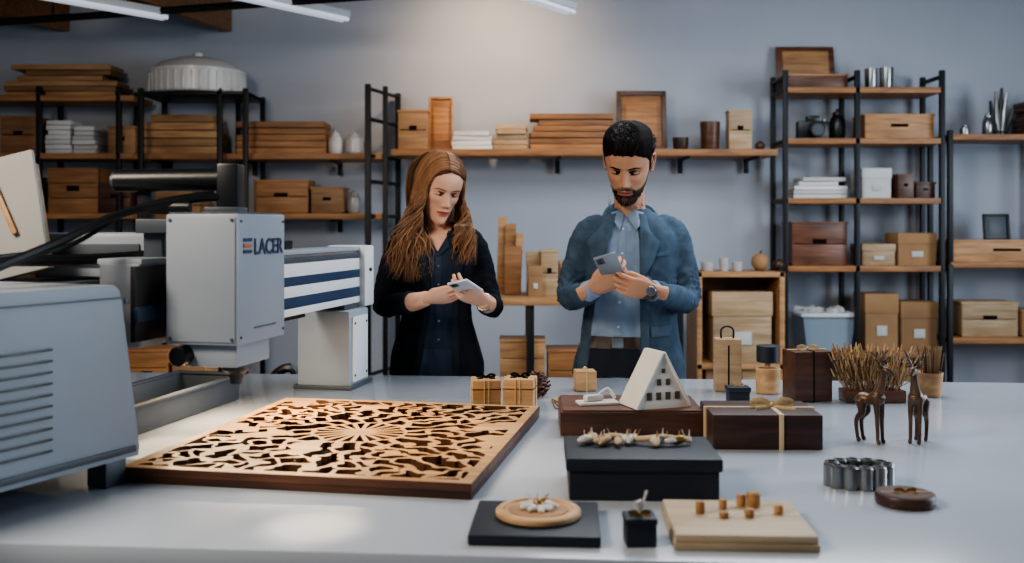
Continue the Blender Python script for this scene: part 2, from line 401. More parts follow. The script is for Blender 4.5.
# ---------------------------------------------------------------- table products
def ribbon_bow(q,c,s,mt=None,rz=0):
    mt=mt or M_rib; M=Matrix.Translation(c)@Matrix.Rotation(rz,4,'Z')
    for sg in (-1,1):
        q.tube([(0,0,0),(sg*s*.5,-s*.1,s*.35),(sg*s,0,s*.25),(sg*s*.8,s*.1,.001),(0,0,0)],[(s*.13,s*.03)]*5,mt,n=4,M=M,ref=(0,1,0),segs=6)
        q.tube([(0,0,0),(sg*s*.5,-s*.5,.0),(sg*s*1.0,-s*.8,-.0)],[(s*.03,s*.1)]*3,mt,n=3,M=M,ref=(0,0,1),segs=6)
    q.ball((0,0,s*.08),s*.14,mt,M=M,segs=10)
def giftbox(name,x,y,w,d,h,mt,rz=0,lid=0,rw=.006,tint=1,bow=.025,rx=0.0):
    q=B()
    if lid:
        q.box((0,0,(h-lid)/2),(w,d,h-lid),mt,tint=tint,bev=.003); q.box((0,0,h-lid/2),(w+.006,d+.006,lid),mt,tint=tint*1.1,bev=.003)
    else: q.box((0,0,h/2),(w,d,h),mt,tint=tint,bev=.004)
    e=.004
    if rw:
        q.box((rx,0,h/2+.0005),(rw,d+2*e+.002,h+.003),M_rib,bev=.001); q.box((0,0,h/2+.0005),(w+2*e+.002,rw,h+.003),M_rib,bev=.001)
    if bow: ribbon_bow(q,(rx,0,h+.003),bow)
    return q.done(name,loc=(x,y,TZ+.0003),rz=rz)
def twine(name,x,y,w,h,rz,tint):
    q=B()
    q.box((0,0,h/2),(w,w,h),M_pine,bev=.003,tint=tint); q.box((0,0,h*.72),(w+.002,w+.002,.0022),M_burn,bev=.0005)
    for dx in (-.006,.006): q.box((dx,0,h/2),(.0022,w+.005,h+.004),M_rib,bev=.001)
    q.box((0,0,h/2),(w+.005,.003,h+.004),M_rib,bev=.001)
    ribbon_bow(q,(0,0,h+.002),.024,M_burn); q.done(name,loc=(x,y,TZ+.0003),rz=rz)
twine('wooden_gift_box',-.071,2.705,.076,.088,.10,.95); twine('wooden_gift_box',.022,2.695,.082,.092,-.16,1.05)
q=B()
q.lathe([(.004,0),(.022,.012),(.03,.03),(.024,.055),(.006,.075)],(0,0,0),M_wal,segs=14)
for i in range(60):
    t=i/60; an=i*2.4; z=.006+.066*t; r=.03*math.sin(PI*min(1,(t*.8+.18)))+.004
    q.box((r*math.cos(an),r*math.sin(an),z),(.017,.012,.003),M_wal,rot=(0,-.6,an),bev=.001,tint=1.3)
q.done('pinecone',loc=(wx(537,2.95),2.93,TZ))
q=B(); q.box((0,0,.031),(.062,.062,.060),M_pine,bev=.003); q.box((0,0,.031),(.004,.066,.065),M_rib,bev=.001); q.ball((0,0,.066),.006,M_rib)
q.done('wooden_block',loc=(wx(585,3.05),3.05,TZ),rz=.1)
q=B(); 
for i in range(3): q.box((.005*i,.003*i,.002+i*.004),(.20,.13,.0035),M_ply,bev=.001,tint=1.1-.05*i,rot=(0,0,.1*i))
q.done('wood_veneer_samples',loc=(wx(585,2.95),2.80,TZ),rz=.05)
q=B(); q.box((0,0,.029),(.345,.225,.056),M_wal,bev=.003); q.box((0,0,.059),(.335,.215,.006),M_wal,bev=.002,tint=1.4)
q.done('walnut_display_base',loc=(.29,2.485,TZ+.0003),rz=-.02)
BZ=TZ+.0623
q=B()
W=.069;Hh=.128;Dp=.085
M_hw=mat('house_white','#dedad2','#d4d0c8',rough=.6)
q.prism([(-W,0),(W,0),(W*.98,.012),(0.006,Hh),(-.006,Hh),(-W*.98,.012)],Dp,M_hw)
M_win=mat('house_window','#4f4030','#403224',rough=.6)
for wxp in (-.038,-.013,.012,.037): q.box((wxp,-Dp/2-.0005,.030),(.013,.003,.018),M_win,bev=.0008)
for wxp in (-.012,.012): q.box((wxp,-Dp/2-.0005,.063),(.011,.003,.015),M_win,bev=.0008)
q.box((0,-Dp/2-.0005,.090),(.008,.003,.010),M_win,bev=.0008)
sl=math.atan2(Hh,W)
for sg in (-1,1):
    q.box((sg*(W/2+.003),0,Hh/2+.004),(math.hypot(W,Hh)+.006,Dp+.012,.005),M_hw,rot=(0,sg*sl,0),bev=.0015)
q.done('a_frame_house_model',loc=(wx(655,2.44),2.440,BZ),rz=math.radians(20))
q=B()
q.box((0,0,.004),(.10,.05,.007),M_paper); q.box((-.01,.0,.016),(.05,.022,.016),M_cer,rot=(0,0,.3),bev=.006)
q.tube([(.0,0,.02),(.03,.01,.035),(.045,.0,.012)],.004,M_paper,n=4)
q.done('ring_box_insert',loc=(wx(597,2.47),2.46,BZ),rz=.2)
q=B(); q.box((0,0,.028),(.272,.19,.056),M_navy,bev=.003); q.box((0,0,.066),(.284,.20,.024),M_navy,bev=.004)
q.done('navy_gift_box',loc=(.243,1.91,TZ+.0003),rz=-.03)
def ornament(name,loc,s,rz=0,wd=1):
    q=B(); rnd=random.Random(int(s*1e4))
    q.tube([(-.5*s*wd,0,.03*s),(-.25*s*wd,.04*s,.09*s),(0,0,.06*s),(.25*s*wd,-.05*s,.10*s),(.5*s*wd,0,.04*s)],[.022*s,.03*s,.035*s,.03*s,.02*s],M_rib,n=5)
    for i in range(20):
        x=rnd.uniform(-.5,.5)*s*wd; y=rnd.uniform(-.12,.12)*s
        q.ball((x,y,.06*s),.05*s*rnd.uniform(.7,1.3),(M_cer,M_rib,M_gold)[i%3],sc=(1.6,.8,.8),segs=10,rot=(0,rnd.uniform(-.4,.4),rnd.uniform(0,3)))
        q.tube([(x,y,.04*s),(x+rnd.uniform(-.08,.08)*s,y,.17*s)],[.014*s,.004*s],M_gold if i%2 else M_cer,segs=6)
    q.done(name,loc=loc,rz=rz)
ornament('ribbon_ornament',(.243,1.93,TZ+.0785),.17,rz=-.05,wd=1.2)
giftbox('walnut_gift_box',.574,2.325,.245,.185,.078,M_dwal,rz=-.03,rw=.010,bow=.045,tint=1.1,rx=.03)
q=B(); q.box((0,0,.08),(.078,.06,.158),M_ply,bev=.004); q.tube([(-.018,0,.155),(-.018,0,.185),(0,0,.195),(.018,0,.185),(.018,0,.155)],.003,M_blk,n=3); q.box((0,-.031,.08),(.004,.002,.12),M_burn,bev=.0005)
q.done('tall_wooden_box',loc=(wx(728,3.03),3.04,TZ+.0003),rz=-.08)
giftbox('navy_jewellery_box',wx(737,2.85),2.84,.058,.05,.045,M_navy,lid=.014,rw=0,bow=.014)
q=B(); q.cyl((0,0,0),.036,.075,M_pine,segs=32); q.cyl((0,0,.075),.010,.02,M_pine); q.cyl((0,0,.092),.034,.05,M_navy,segs=32); q.done('wooden_candle_holder',loc=(wx(768,3.0),3.0,TZ+.0003))
q=B(); q.box((0,0,.072),(.112,.09,.142),M_wal,bev=.004,tint=.9); q.box((0,0,.072),(.003,.094,.146),M_burn,bev=.001); ribbon_bow(q,(.0,0,.146),.028); q.box((0,0,.1445),(.12,.006,.002),M_rib,bev=.0004)
q.done('walnut_gift_box',loc=(wx(808,2.87),2.88,TZ+.0003),rz=.15)
q=B(); q.box((0,0,.018),(.17,.07,.034),M_wal,bev=.003); 
for i in range(210):
    x=U(-.075,.075); y=U(-.025,.025); lx=x*1.3+U(-.04,.04); h=U(.06,.15)
    q.tube([(x,y,.03),(lx,y+U(-.02,.02),h)],[.0011,.0013],M_straw,segs=4,tint=U(.6,1.4))
    q.tube([(lx,y,h-.004),(lx+(lx-x)*.2,y,h+.018)],[.0035,.0015],M_straw,segs=5,tint=U(.6,1.8))
q.done('dried_reed_bundle',loc=(wx(872,2.85),2.85,TZ+.0003))
q=B(); q.lathe([(.030,0),(.036,.07),(.033,.07),(.028,.06)],(0,0,0),M_oak,tint=1.05)
for i in range(80):
    a=U(0,6.28); r=U(0,.024); k=1.6
    q.tube([(r*math.cos(a),r*math.sin(a),.05),(r*k*math.cos(a),r*k*math.sin(a),U(.12,.15))],[.0014,.0018],M_straw,segs=4,tint=U(.6,1.2))
q.done('brush_cup',loc=(wx(929,2.95),2.94,TZ+.0003))
def deer(name,loc,rz,sc=1.0):
    P=[]
    def t(p,r,n=4,ref=None): P.append(tubegeo(p,r,12,n=n,ref=ref))
    t([(-.030,0,.090),(-.024,0,.098),(-.003,0,.099),(.015,0,.106),(.024,0,.114)],[.008,.016,.0135,.018,.013])
    t([(.014,0,.110),(.025,0,.138),(.030,0,.166)],[.0145,.0095,.007])
    t([(.026,0,.169),(.038,0,.170),(.056,0,.160)],[.008,.009,.0045])
    for s in (-1,1):
        t([(.017,s*.009,.102),(.020,s*.010,.066),(.020,s*.010,.047),(.022,s*.010,.004)],[.009,.0060,.0050,.0042])
        t([(.022,s*.010,.006),(.028,s*.010,.003)],[.0055,.0045],1)
        t([(-.024,s*.009,.096),(-.018,s*.011,.070),(-.032,s*.011,.048),(-.028,s*.011,.004)],[.012,.009,.0055,.0042])
        t([(-.028,s*.011,.006),(-.022,s*.011,.003)],[.0055,.0045],1)
        t([(.028,s*.005,.173),(.024,s*.019,.180)],[(.0055,.003),(.0025,.002)],2)
        t([(.030,s*.004,.174),(.020,s*.014,.194),(.028,s*.022,.215)],[.0034,.003,.0022])
        t([(.024,s*.010,.187),(.040,s*.014,.202)],[.0028,.002],1); t([(.022,s*.017,.200),(.012,s*.025,.213)],[.0028,.002],1)
    t([(-.036,0,.102),(-.045,0,.092)],[.005,.003],1)
    me=fuse([([V(v)*sc for v in a],b) for a,b in P],.0020,2,name)
    o=meobj(name,me,[M_bronze],loc=loc); o.rotation_euler=(0,0,rz)
deer('deer_figurine',(wx(870,2.32),2.31,TZ),math.radians(-50)); deer('deer_figurine',(wx(916,2.32),2.31,TZ),math.radians(-128))
q=B(); n=12
for i in range(n):
    a=2*PI*i/n; x,y=.054*math.cos(a),.036*math.sin(a)
    q.lathe([(.013,0),(.0145,.002),(.0145,.040),(.012,.043),(.007,.043),(.007,.02)],(x,y,.0),M_silver,segs=16)
    a2=2*PI*(i+.5)/n; q.box((.053*math.cos(a2),.035*math.sin(a2),.020),(.012,.012,.030),M_silver,rot=(0,0,a2),bev=.002)
q.done('metal_segment_ring',loc=(wx(859,1.93),1.93,TZ+.0003))
q=B(); q.lathe([(.050,0),(.052,.003),(.052,.017),(.050,.02)],(0,0,0),M_dwal,segs=48,tint=1.5); q.lathe([(.046,.0),(.046,.0015)],(0,0,.0195),M_wal,segs=48); ribbon_bow(q,(0,0,.021),.018,M_gold); q.box((0,0,.0215),(.09,.003,.001),M_rib,bev=.0002)
q.done('round_wooden_box',loc=(.708,1.80,TZ+.0003))
M_pb=wood('pale_board','#c0ae92','#a59275')
q=B(); q.box((0,0,.006),(.222,.205,.011),M_pb,bev=.002,tint=.85); q.box((0,.002,.018),(.218,.200,.012),M_pb,bev=.002,tint=1.05)
for (x,y,r,h) in [(-.055,.02,.008,.020),(-.02,-.005,.008,.010),(-.014,.045,.007,.017),(.022,.0,.008,.014),(.040,.062,.012,.025),(.020,.066,.008,.02),(.074,.022,.008,.015)]:
    q.lathe([(r*.85,0),(r,.003),(r,h-.003),(r*.8,h)],(x,y,.024),M_oak,segs=18)
q.done('peg_board',loc=(.366,1.635,TZ+.0003),rz=-.05)
q=B(); q.box((0,0,.018),(.047,.045,.035),M_navy,bev=.002); q.box((0,0,.040),(.05,.048,.010),M_navy,bev=.002); ribbon_bow(q,(0,0,.046),.016,M_gold)
for i in range(7): q.tube([(0,0,.046),(U(-.012,.012),U(-.01,.01),U(.065,.085))],[.0015,.0025],M_cer,segs=5)
q.done('navy_jewellery_box',loc=(.201,1.575,TZ+.0003),rz=.03)
q=B(); q.box((0,0,.009),(.208,.20,.017),M_navy,bev=.003); q.done('black_display_tray',loc=(.040,1.655,TZ+.0003),rz=-.06)
q=B(); q.lathe([(.068,0),(.071,.003),(.071,.009),(.068,.012),(.058,.013),(.057,.010)],(0,0,0),M_pine,segs=56,tint=1.1); q.lathe([(.05,.0),(.05,.002)],(0,0,.010),M_oak,segs=40)
for i in range(9):
    a=i*.7; q.ball((.018*math.cos(a),.018*math.sin(a),.016),.010,M_cer,sc=(1.5,.7,.6),rot=(0,0,a),segs=10)
q.ball((0,0,.020),.009,M_gold,segs=12)
for i in range(8): q.tube([(0,0,.018),(U(-.025,.025),U(-.015,.02),U(.028,.042))],[.002,.001],M_gold if i%2 else M_cer,segs=5)
q.done('wooden_coaster',loc=(.044,1.665,TZ+.0182))
# ---------------------------------------------------------------- shelving
YF=6.1;YB=6.42
def Z(v,y=YF): return wz(v,y)
def rack(name,posts,shelves,top,bot=0,mt=M_shelf,th=.035,x0=None,x1=None,y0=YF,y1=YB,rungs=True):
    q=B(); xs=[wx(u,y0) for u in posts]
    for x in xs:
        for y in (y0+.015,y1-.015): q.box((x,y,(top+bot)/2),(.03,.03,top-bot),M_blk)
        if rungs:
            for s in shelves+[top-.02]: q.box((x,(y0+y1)/2,s-th/2),(.022,y1-y0-.06,.022),M_blk)
    a=min(xs) if x0 is None else wx(x0,y0); b=max(xs) if x1 is None else wx(x1,y0)
    for s in shelves: q.box(((a+b)/2,(y0+y1)/2,s-th/2),(b-a,y1-y0,th),mt,bev=.004,tint=U(.9,1.1))
    q.done(name)
zT=Z(95);zA=Z(153);zB=Z(213)
rack('metal_shelf_rack',[-35,38,118],[zT,zA,zB,1.0,.5],Z(86),x0=-60,x1=134)
rack('metal_shelf_rack',[140,219,245],[wz(91,5.98)],wz(88,5.98),mt=M_blk,th=.02,y0=5.98)
zM=Z(149)
q=B()
for z in (zA,zB): q.box(((wx(120,YF)+wx(384,YF))/2+.03,6.27,z-.02),(wx(384,YF)-wx(134,YF),.34,.035),M_shelf)
for u_ in (150,240,330): 
    for z in (zA,zB): q.box((wx(u_,YF),6.46,z-.07),(.03,.02,.10),M_blk); q.box((wx(u_,YF),6.30,z-.045),(.02,.3,.015),M_blk)
q.done('floating_shelf')
q=B()
q.box(((wx(390,YF)+wx(779,YF))/2,6.27,zM-.02),(wx(779,YF)-wx(392,YF),.34,.04),M_shelf)
for u_ in (430,560,690,760): q.box((wx(u_,YF),6.46,zM-.08),(.03,.02,.10),M_blk); q.box((wx(u_,YF),6.30,zM-.047),(.02,.3,.015),M_blk)
q.done('floating_shelf')
q=B()
for u_,y in ((368,6.02),(398,6.44)): q.box((wx(u_,y),y,Z(86)/2),(.035,.035,Z(86)),M_blk)
for z in (Z(90),Z(120),zA-.02,Z(182),zB-.02,1.0,.5): 
    q.tube([V((wx(368,6.02),6.02,z)),V((wx(398,6.44),6.44,z))],.012,M_blk,segs=8)
q.box((wx(385,6.1),6.12,Z(86)/2),(.03,.03,Z(86)),M_blk)
q.done('metal_ladder_frame')
zr=[Z(87),Z(138),Z(198),Z(266),Z(352)]
rack('metal_shelf_rack',[786,858,943],zr+[.25],Z(70),x0=786,x1=943)
rack('metal_shelf_rack',[951,1060],[Z(134)],Z(130),x0=951,x1=1075,bot=Z(262))
zq=[Z(262),Z(338)]
rack('metal_shelf_rack',[951,1075],zq+[.3],Z(264),mt=M_shelf)
def X2(u0,u1,y): a=wx(u0,y);b=wx(u1,y); return (a+b)/2,abs(b-a)
def stack(u0,u1,vt,z,mt=M_ply,name='plank_stack',y=6.17,d=.24,n=None,tmin=.7):
    x,w=X2(u0,u1,y); h=wz(vt,y)-z; n=n or max(2,int(h/.028)); q=B(); t=h/n
    for i in range(n):
        k=U(.72,1.0) if i>n*.4 else 1
        q.box((U(-.5,.5)*w*(1-k),U(-.01,.01),t*(i+.5)),(w*k,d*U(.85,1),t*.90),mt,bev=.002,tint=U(tmin,1.2),rot=(0,0,U(-.04,.04)))
    q.done(name,loc=(x,y+d/2,z))
def crate(u0,u1,vt,z,mt=M_oak,name='wooden_crate',y=6.17,d=.22,tint=1,open_=False):
    x,w=X2(u0,u1,y); h=wz(vt,y)-z; q=B(); t=.012
    q.box((0,0,t/2),(w,d,t),mt,tint=tint*.8)
    for s in (-1,1): q.box((s*(w-t)/2,0,h/2),(t,d,h),mt,tint=tint*.95); 
    n=max(1,int(h/.09)); hh=h/n
    for i in range(n):
        for s in (-1,1): q.box((0,s*(d-t)/2,hh*(i+.5)),(w-.002,t+.002,hh*.96),mt,tint=tint*U(.8,1.1))
    if not open_: q.box((0,0,h-.006),(w+.01,d+.01,.014),mt,tint=tint*1.1)
    q.box((0,-d/2-.002,h*.55),(w*.25,.004,h*.12),M_burn,bev=.001)
    q.done(name,loc=(x,y+d/2,z))
def cbox(u0,u1,vt,z,mt=M_card,name='storage_box',y=6.17,d=.22,tint=1):
    x,w=X2(u0,u1,y); h=wz(vt,y)-z; q=B()
    q.box((0,0,h*.4),(w*.96,d*.96,h*.8),mt,tint=tint*.9); q.box((0,0,h*.83),(w,d,h*.34),mt,tint=tint,bev=.004); q.box((0,-d/2-.001,h*.35),(w*.3,.003,h*.18),M_paper,bev=.001,tint=.8)
    q.done(name,loc=(x,y+d/2,z))
def frame(u0,u1,vt,z,y=6.3,mt=M_wal,inn=M_oak,name='picture_frame'):
    x,w=X2(u0,u1,y); h=wz(vt,y)-z; q=B(); t=w*.09
    M=Matrix.Rotation(-.12,4,'X')
    q.box((0,.006,h/2),(w-.01,.008,h-.01),inn,M=M,tint=.8)
    for s in (-1,1): q.box((s*(w-t)/2,0,h/2),(t,.02,h),mt,M=M); q.box((0,0,h/2+s*(h-t)/2),(w-t,.02,t),mt,M=M)
    q.box((0,.0,h/2),(w*.62,.006,h*.62),inn,M=M,tint=1.2,bev=.002)
    q.done(name,loc=(x,y,z+.0015))
def jar(u0,u1,vt,z,mt=M_cer,name='ceramic_jar',y=6.2,tint=1,lid=True):
    x,w=X2(u0,u1,y); h=wz(vt,y)-z; r=w/2; q=B()
    if lid: q.lathe([(r*.7,0),(r*.95,h*.1),(r,h*.4),(r*.9,h*.68),(r*.6,h*.78),(r*.62,h*.8),(r*.6,h*.88),(r*.2,h*.93),(r*.22,h)],(0,0,0),mt,tint=tint,segs=24)
    else: q.lathe([(r*.8,0),(r*.9,h*.1),(r,h*.9),(r,h),(r*.88,h),(r*.8,h*.2)],(0,0,0),mt,tint=tint,segs=24)
    q.done(name,loc=(x,y+r,z))
stack(4,116,64,zT,M_oak,tmin=.5,n=6); crate(0,36,116,zA,M_shelf,tint=.8); stack(45,70,120,zA,M_paper,'paper_stack',tmin=.8); stack(72,95,126,zA,M_paper,'paper_stack',tmin=.8)
crate(108,135,126,zA,M_oak,tint=.8)
stack(143,217,114,zA,M_oak,n=5); stack(236,325,121,zA,M_shelf,tmin=.7,n=5); jar(327,341,130,zA); jar(344,362,131,zA)
crate(48,98,168,zB,M_shelf); crate(99,130,182,zB,M_wal,tint=1.3); crate(-8,30,176,zB,M_shelf,tint=.7); stack(145,200,182,zB,M_oak,tmin=.6,n=4)
crate(254,308,180,zB,M_shelf,tint=1.1); crate(311,343,187,zB,M_oak,tint=.8); jar(346,360,190,zB,M_cer,tint=.6)
crate(-20,30,235,1.0,M_shelf,tint=.7); crate(50,92,238,1.0,M_oak,tint=.7)
zD=wz(91,5.98); r=.285; q=B(); h=.23
q.lathe([(r*.97,0),(r,.01),(r,h*.55),(r*1.015,h*.56),(r*1.015,h*.62),(r*.97,h*.66),(r*.8,h*.83),(r*.45,h*.97),(r*.1,h*1.03),(.03,h*1.03),(.03,h*1.13),(.01,h*1.15)],(0,0,0),M_cer,segs=48,tint=1)
for i in range(36):
    a=2*PI*i/36; q.box((r*math.cos(a),r*math.sin(a),h*.28),(.010,.012,h*.5),M_cer,rot=(0,0,a),bev=.003,tint=.93)
q.done('domed_white_container',loc=(wx(196,6.15),6.19,zD))
crate(398,428,110,zM,M_oak,tint=.9,d=.12); frame(428,453,96,zM,mt=M_oak,inn=M_shelf,name='wooden_frame'); 
stack(452,492,131,zM,M_paper,'paper_stack',n=4,tmin=.85); stack(494,527,124,zM,M_ply,'paper_stack',tmin=.9); stack(530,614,113,zM,M_shelf,tmin=.7,n=6)
frame(617,667,90,zM,mt=M_wal,inn=M_shelf,name='carved_picture'); jar(702,722,121,zM,M_wal,tint=1.2,lid=False); crate(729,752,110,zM,M_ply,'wooden_box',d=.1); jar(674,690,137,zM,M_dwal,lid=False,tint=1)
q=B(); q.ball((0,0,.03),.03,M_wal); q.lathe([(.02,0),(.015,.01)],(0,0,0),M_wal); q.done('wooden_ball',loc=(wx(760,6.25),6.25,zM))
q=B(); x,w=X2(788,848,6.17)
q.box((0,0,.04),(w,.25,.08),M_wal,tint=1.4); q.box((0,0,.085),(w+.01,.26,.012),M_oak)
M=Matrix.Translation((0,.12,.09))@Matrix.Rotation(-.18,4,'X'); q.box((0,0,.11),(w,.02,.22),M_wal,tint=1.6,M=M); q.box((0,-.011,.11),(w*.8,.006,.16),M_oak,M=M,tint=.9)
q.done('open_keepsake_box',loc=(x,6.30,zr[0]))
jar(867,880,68,zr[0],M_silver,'metal_tin',lid=False); jar(882,896,67,zr[0],M_silver,'metal_tin',lid=False)
q=B()
q.box((0,0,.06),(.2,.07,.12),M_blkpl,bev=.012); q.box((0,0,.135),(.08,.06,.04),M_blkpl,bev=.01); q.cyl((0,-.03,.06),.045,.08,M_blkpl,rot=(PI/2,0,0)); q.cyl((0,-.108,.06),.036,.004,M_greyd,rot=(PI/2,0,0)); q.cyl((.075,0,.12),.015,.012,M_silver)
q.done('camera_body',loc=(wx(814,6.25),6.28,zr[1]))
jar(832,848,108,zr[1],M_blkpl,'black_jar')
crate(865,934,114,zr[1],M_oak,tint=1.0); stack(795,848,177,zr[2],M_paper,'paper_stack',tmin=.75,n=5); cbox(862,892,168,zr[2],M_paper); crate(898,914,174,zr[2],M_wal,tint=1.2); crate(916,935,182,zr[2],M_wal,tint=.9)
crate(792,847,222,zr[3],M_wal,tint=1.9)
cbox(862,896,244,zr[3],M_ply); cbox(898,937,233,zr[3],M_card,tint=1.2)
cbox(865,899,294,zr[4],M_card,tint=1.1); cbox(901,938,302,zr[4],M_card,tint=.95); cbox(865,899,368,.25,M_card,tint=1.1);cbox(903,938,368,.25,M_card)
q=B(); x,w=X2(803,855,6.15); h=Z(316)-zr[4]
q.prism([(-w*.42,0),(w*.42,0),(w*.5,h),(-w*.5,h)],.26,M_clear); q.box((0,0,h),(w+.03,.29,.025),M_white,bev=.008)
for i in range(10): q.box((U(-.12,.12),U(-.08,.08),h+.02),(.09,.05,.03),M_paper,rot=(U(-.3,.3),U(-.3,.3),U(0,3)),tint=U(.6,1))
q.done('plastic_storage_bin',loc=(x,6.28,zr[4]))
zf=Z(134)
q=B(); x=wx(1003,6.2)
q.lathe([(.05,0),(.05,.02),(.03,.03)],(0,0,0),M_blkpl)
for i,(dx,hh) in enumerate([(-.05,.22),(-.02,.28),(.01,.30),(.035,.27),(.07,.17)]): q.tube([(dx*.3,0,.02),(dx*.8,0,hh*.5),(dx*1.2,-.01,hh)],[.022,.016,.008],M_silver if i%2 else M_blkpl,n=4,segs=10)
q.done('hand_sculpture',loc=(x,6.25,zf)); jar(985,996,112,zf,M_silver,'metal_tin')
jar(962,972,124,zf,M_silver,'metal_tin'); stack(1030,1070,100,zf,M_wal)
crate(952,1062,240,zq[0],M_oak,y=6.12,tint=1.1); frame(984,1010,214,Z(241),y=6.2,mt=M_blk,inn=M_greyd) ; crate(962,1018,302,zq[1],M_ply)
crate(1022,1062,310,zq[1],M_card)
q=B(); y0=5.75; x,w=X2(697,785,y0); h=wz(272,y0); 
for s in (-1,1): q.box((s*(w/2-.015),0,h/2),(.03,.35,h),M_oak)
for z in (h-.015,h*.52,.08): q.box((0,0,z),(w-.002,.35,.03),M_oak)
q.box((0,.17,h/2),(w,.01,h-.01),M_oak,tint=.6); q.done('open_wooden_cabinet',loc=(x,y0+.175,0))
cbox(712,773,292,h*.52+.0151,M_ply,y=y0+.03,tint=1.0); cbox(706,740,366,.0955,M_card,y=y0+.03); cbox(742,774,366,.0955,M_ply,y=y0+.03)
for a,b_,v in ((702,716,262),(720,730,258),(733,744,262)): jar(a,b_,v,h,M_cer,y=y0+.08,tint=.7,lid=False)
q=B(); q.ball((0,0,.052),.052,M_card,tint=1.1); q.lathe([(.03,0),(.02,.01)],(0,0,0),M_wal); q.ball((.11,.0,.035),.035,M_dwal,tint=1.2); q.tube([(-.0,0,.1),(.01,0,.12)],.006,M_wal)
q.done('wooden_apple_ornament',loc=(wx(760,y0+.15),y0+.15,h))
q=B(); y0=5.2; zt=wz(298,y0); xa=wx(492,y0); xb=wx(690,y0)
q.box(((xa+xb)/2,y0+.25,zt-.02),(xb-xa,.5,.04),M_oak,bev=.004)
for x in (xa+.2,xb-.05): 
    for yy in (y0+.04,y0+.46): q.box((x,yy,(zt-.04)/2),(.04,.04,zt-.04),M_blk)
q.box(((xa+xb)/2,y0+.25,.3),(xb-xa-.3,.4,.02),M_oak)
q.done('side_table')
q=B()
for i,(dx,w_,h_,r_) in enumerate([(-.05,.05,.42,.06),(0,.06,.38,-.03),(.04,.04,.33,.1),(.01,.09,.26,0)]): q.box((dx,.03*i*-1,h_/2+.002),(w_,.018,h_),M_shelf if i%2 else M_oak,rot=(0,r_*.5,0),tint=U(.8,1.2))
q.done('wood_offcuts',loc=(wx(511,y0+.3),y0+.3,zt+.004))
cbox(528,543,266,zt,M_card,y=y0+.1,d=.08); crate(541,558,250,zt,M_ply,y=y0+.15,d=.1); cbox(526,548,252,zt,M_ply,y=y0+.25,d=.1) ; crate(560,600,262,zt,M_oak,y=y0+.15)
crate(500,545,340,.31,M_oak,y=y0+.08); crate(548,590,350,.31,M_shelf,y=y0+.08)
q=B(); y0=5.2; zt=wz(405,y0); 
q.box((wx(150,y0),y0+.2,zt-.02),(1.5,.45,.04),M_shelf)
for x in (-.68,.68):
    for yy in (.02,.38): q.box((wx(150,y0)+x,y0+yy,(zt-.04)/2),(.05,.05,zt-.04),M_blk)
q.done('low_bench')
crate(126,168,350,zt,M_shelf,y=y0+.03,tint=1.3); crate(172,206,362,zt,M_oak,y=y0+.03,tint=1.1); crate(40,110,330,zt,M_shelf,y=y0+.03)
q=B()
q.lathe([(.13,0),(.14,.02),(.15,.55),(.155,.56),(.15,.60),(.10,.66),(.03,.68)],(0,0,0),M_blkpl,segs=28); q.tube([(0,0,.66),(.04,0,.76),(.12,0,.78),(.15,0,.6)],.02,M_blkpl,n=4); q.cyl((-.05,-.13,.3),.04,.03,M_greyd,rot=(PI/2,0,0))
q.done('shop_vacuum',loc=(wx(266,4.3),4.3,0))
# ================================================================= PEOPLE
def skinmat(name,c,c2,lip,beard=None):
    m=mat(name,c,c2,rough=.55,scale=14,sss=.12,spec=.3,bump=.12,bscale=500)
    nt=m.node_tree;N=nt.nodes;L=nt.links;p=N['Principled BSDF']
    def mixin(attr,col,noisy=False):
        src=p.inputs['Base Color'].links[0].from_socket
        at=N.new('ShaderNodeAttribute'); at.attribute_name=attr; f=at.outputs['Fac']
        if noisy:
            nz=N.new('ShaderNodeTexNoise'); nz.inputs['Scale'].default_value=260; tc=N.new('ShaderNodeTexCoord'); L.new(tc.outputs['Object'],nz.inputs['Vector'])
            mm=N.new('ShaderNodeMath'); mm.operation='MULTIPLY_ADD'; L.new(nz.outputs[0],mm.inputs[0]); mm.inputs[1].default_value=.5; mm.inputs[2].default_value=.68
            m2=N.new('ShaderNodeMath'); m2.operation='MULTIPLY'; m2.use_clamp=True; L.new(mm.outputs[0],m2.inputs[0]); L.new(f,m2.inputs[1]); f=m2.outputs[0]
        mx=N.new('ShaderNodeMix'); mx.data_type='RGBA'; L.new(f,mx.inputs[0]); L.new(src,mx.inputs[6]); mx.inputs[7].default_value=lin(col); L.new(mx.outputs[2],p.inputs['Base Color'])
    mixin('blush','#b8705a' if not beard else '#a8654c')
    mixin('lip',lip)
    if beard: mixin('beard',beard,True)
    return m
S_w=skinmat('skin_fair','#dcae95','#d1a188','#a8544c'); S_m=skinmat('skin_tan','#bf9074','#b38469','#94584d','#1e1410')
M_hairW=mat('auburn_hair','#8d6748','#6b4b33',rough=.55,scale=30,st=(1,1,.2),tint=True,spec=.3)
M_hairWc=mat('auburn_hair_base','#5e4330','#523927',rough=.7,spec=.1)
M_hairM=mat('dark_hair','#120e0d','#0a0808',rough=.7,scale=60,st=(1,.2,1),bump=.3,spec=.08)
M_hairMt=mat('dark_hair_strand','#171210','#0e0b0a',rough=.5,spec=.25)
M_jkM=mat('jacket_slate','#465768','#3a4958',rough=.9,scale=25,bump=.3,bscale=420,spec=.15); M_jkM2=mat('jacket_slate_lapel','#4d5f70','#405161',rough=.9,scale=25,bump=.3,bscale=420,spec=.15)
M_shM=mat('shirt_blue','#8497ad','#798ca4',rough=.85,scale=20,bump=.15,bscale=300,spec=.2)
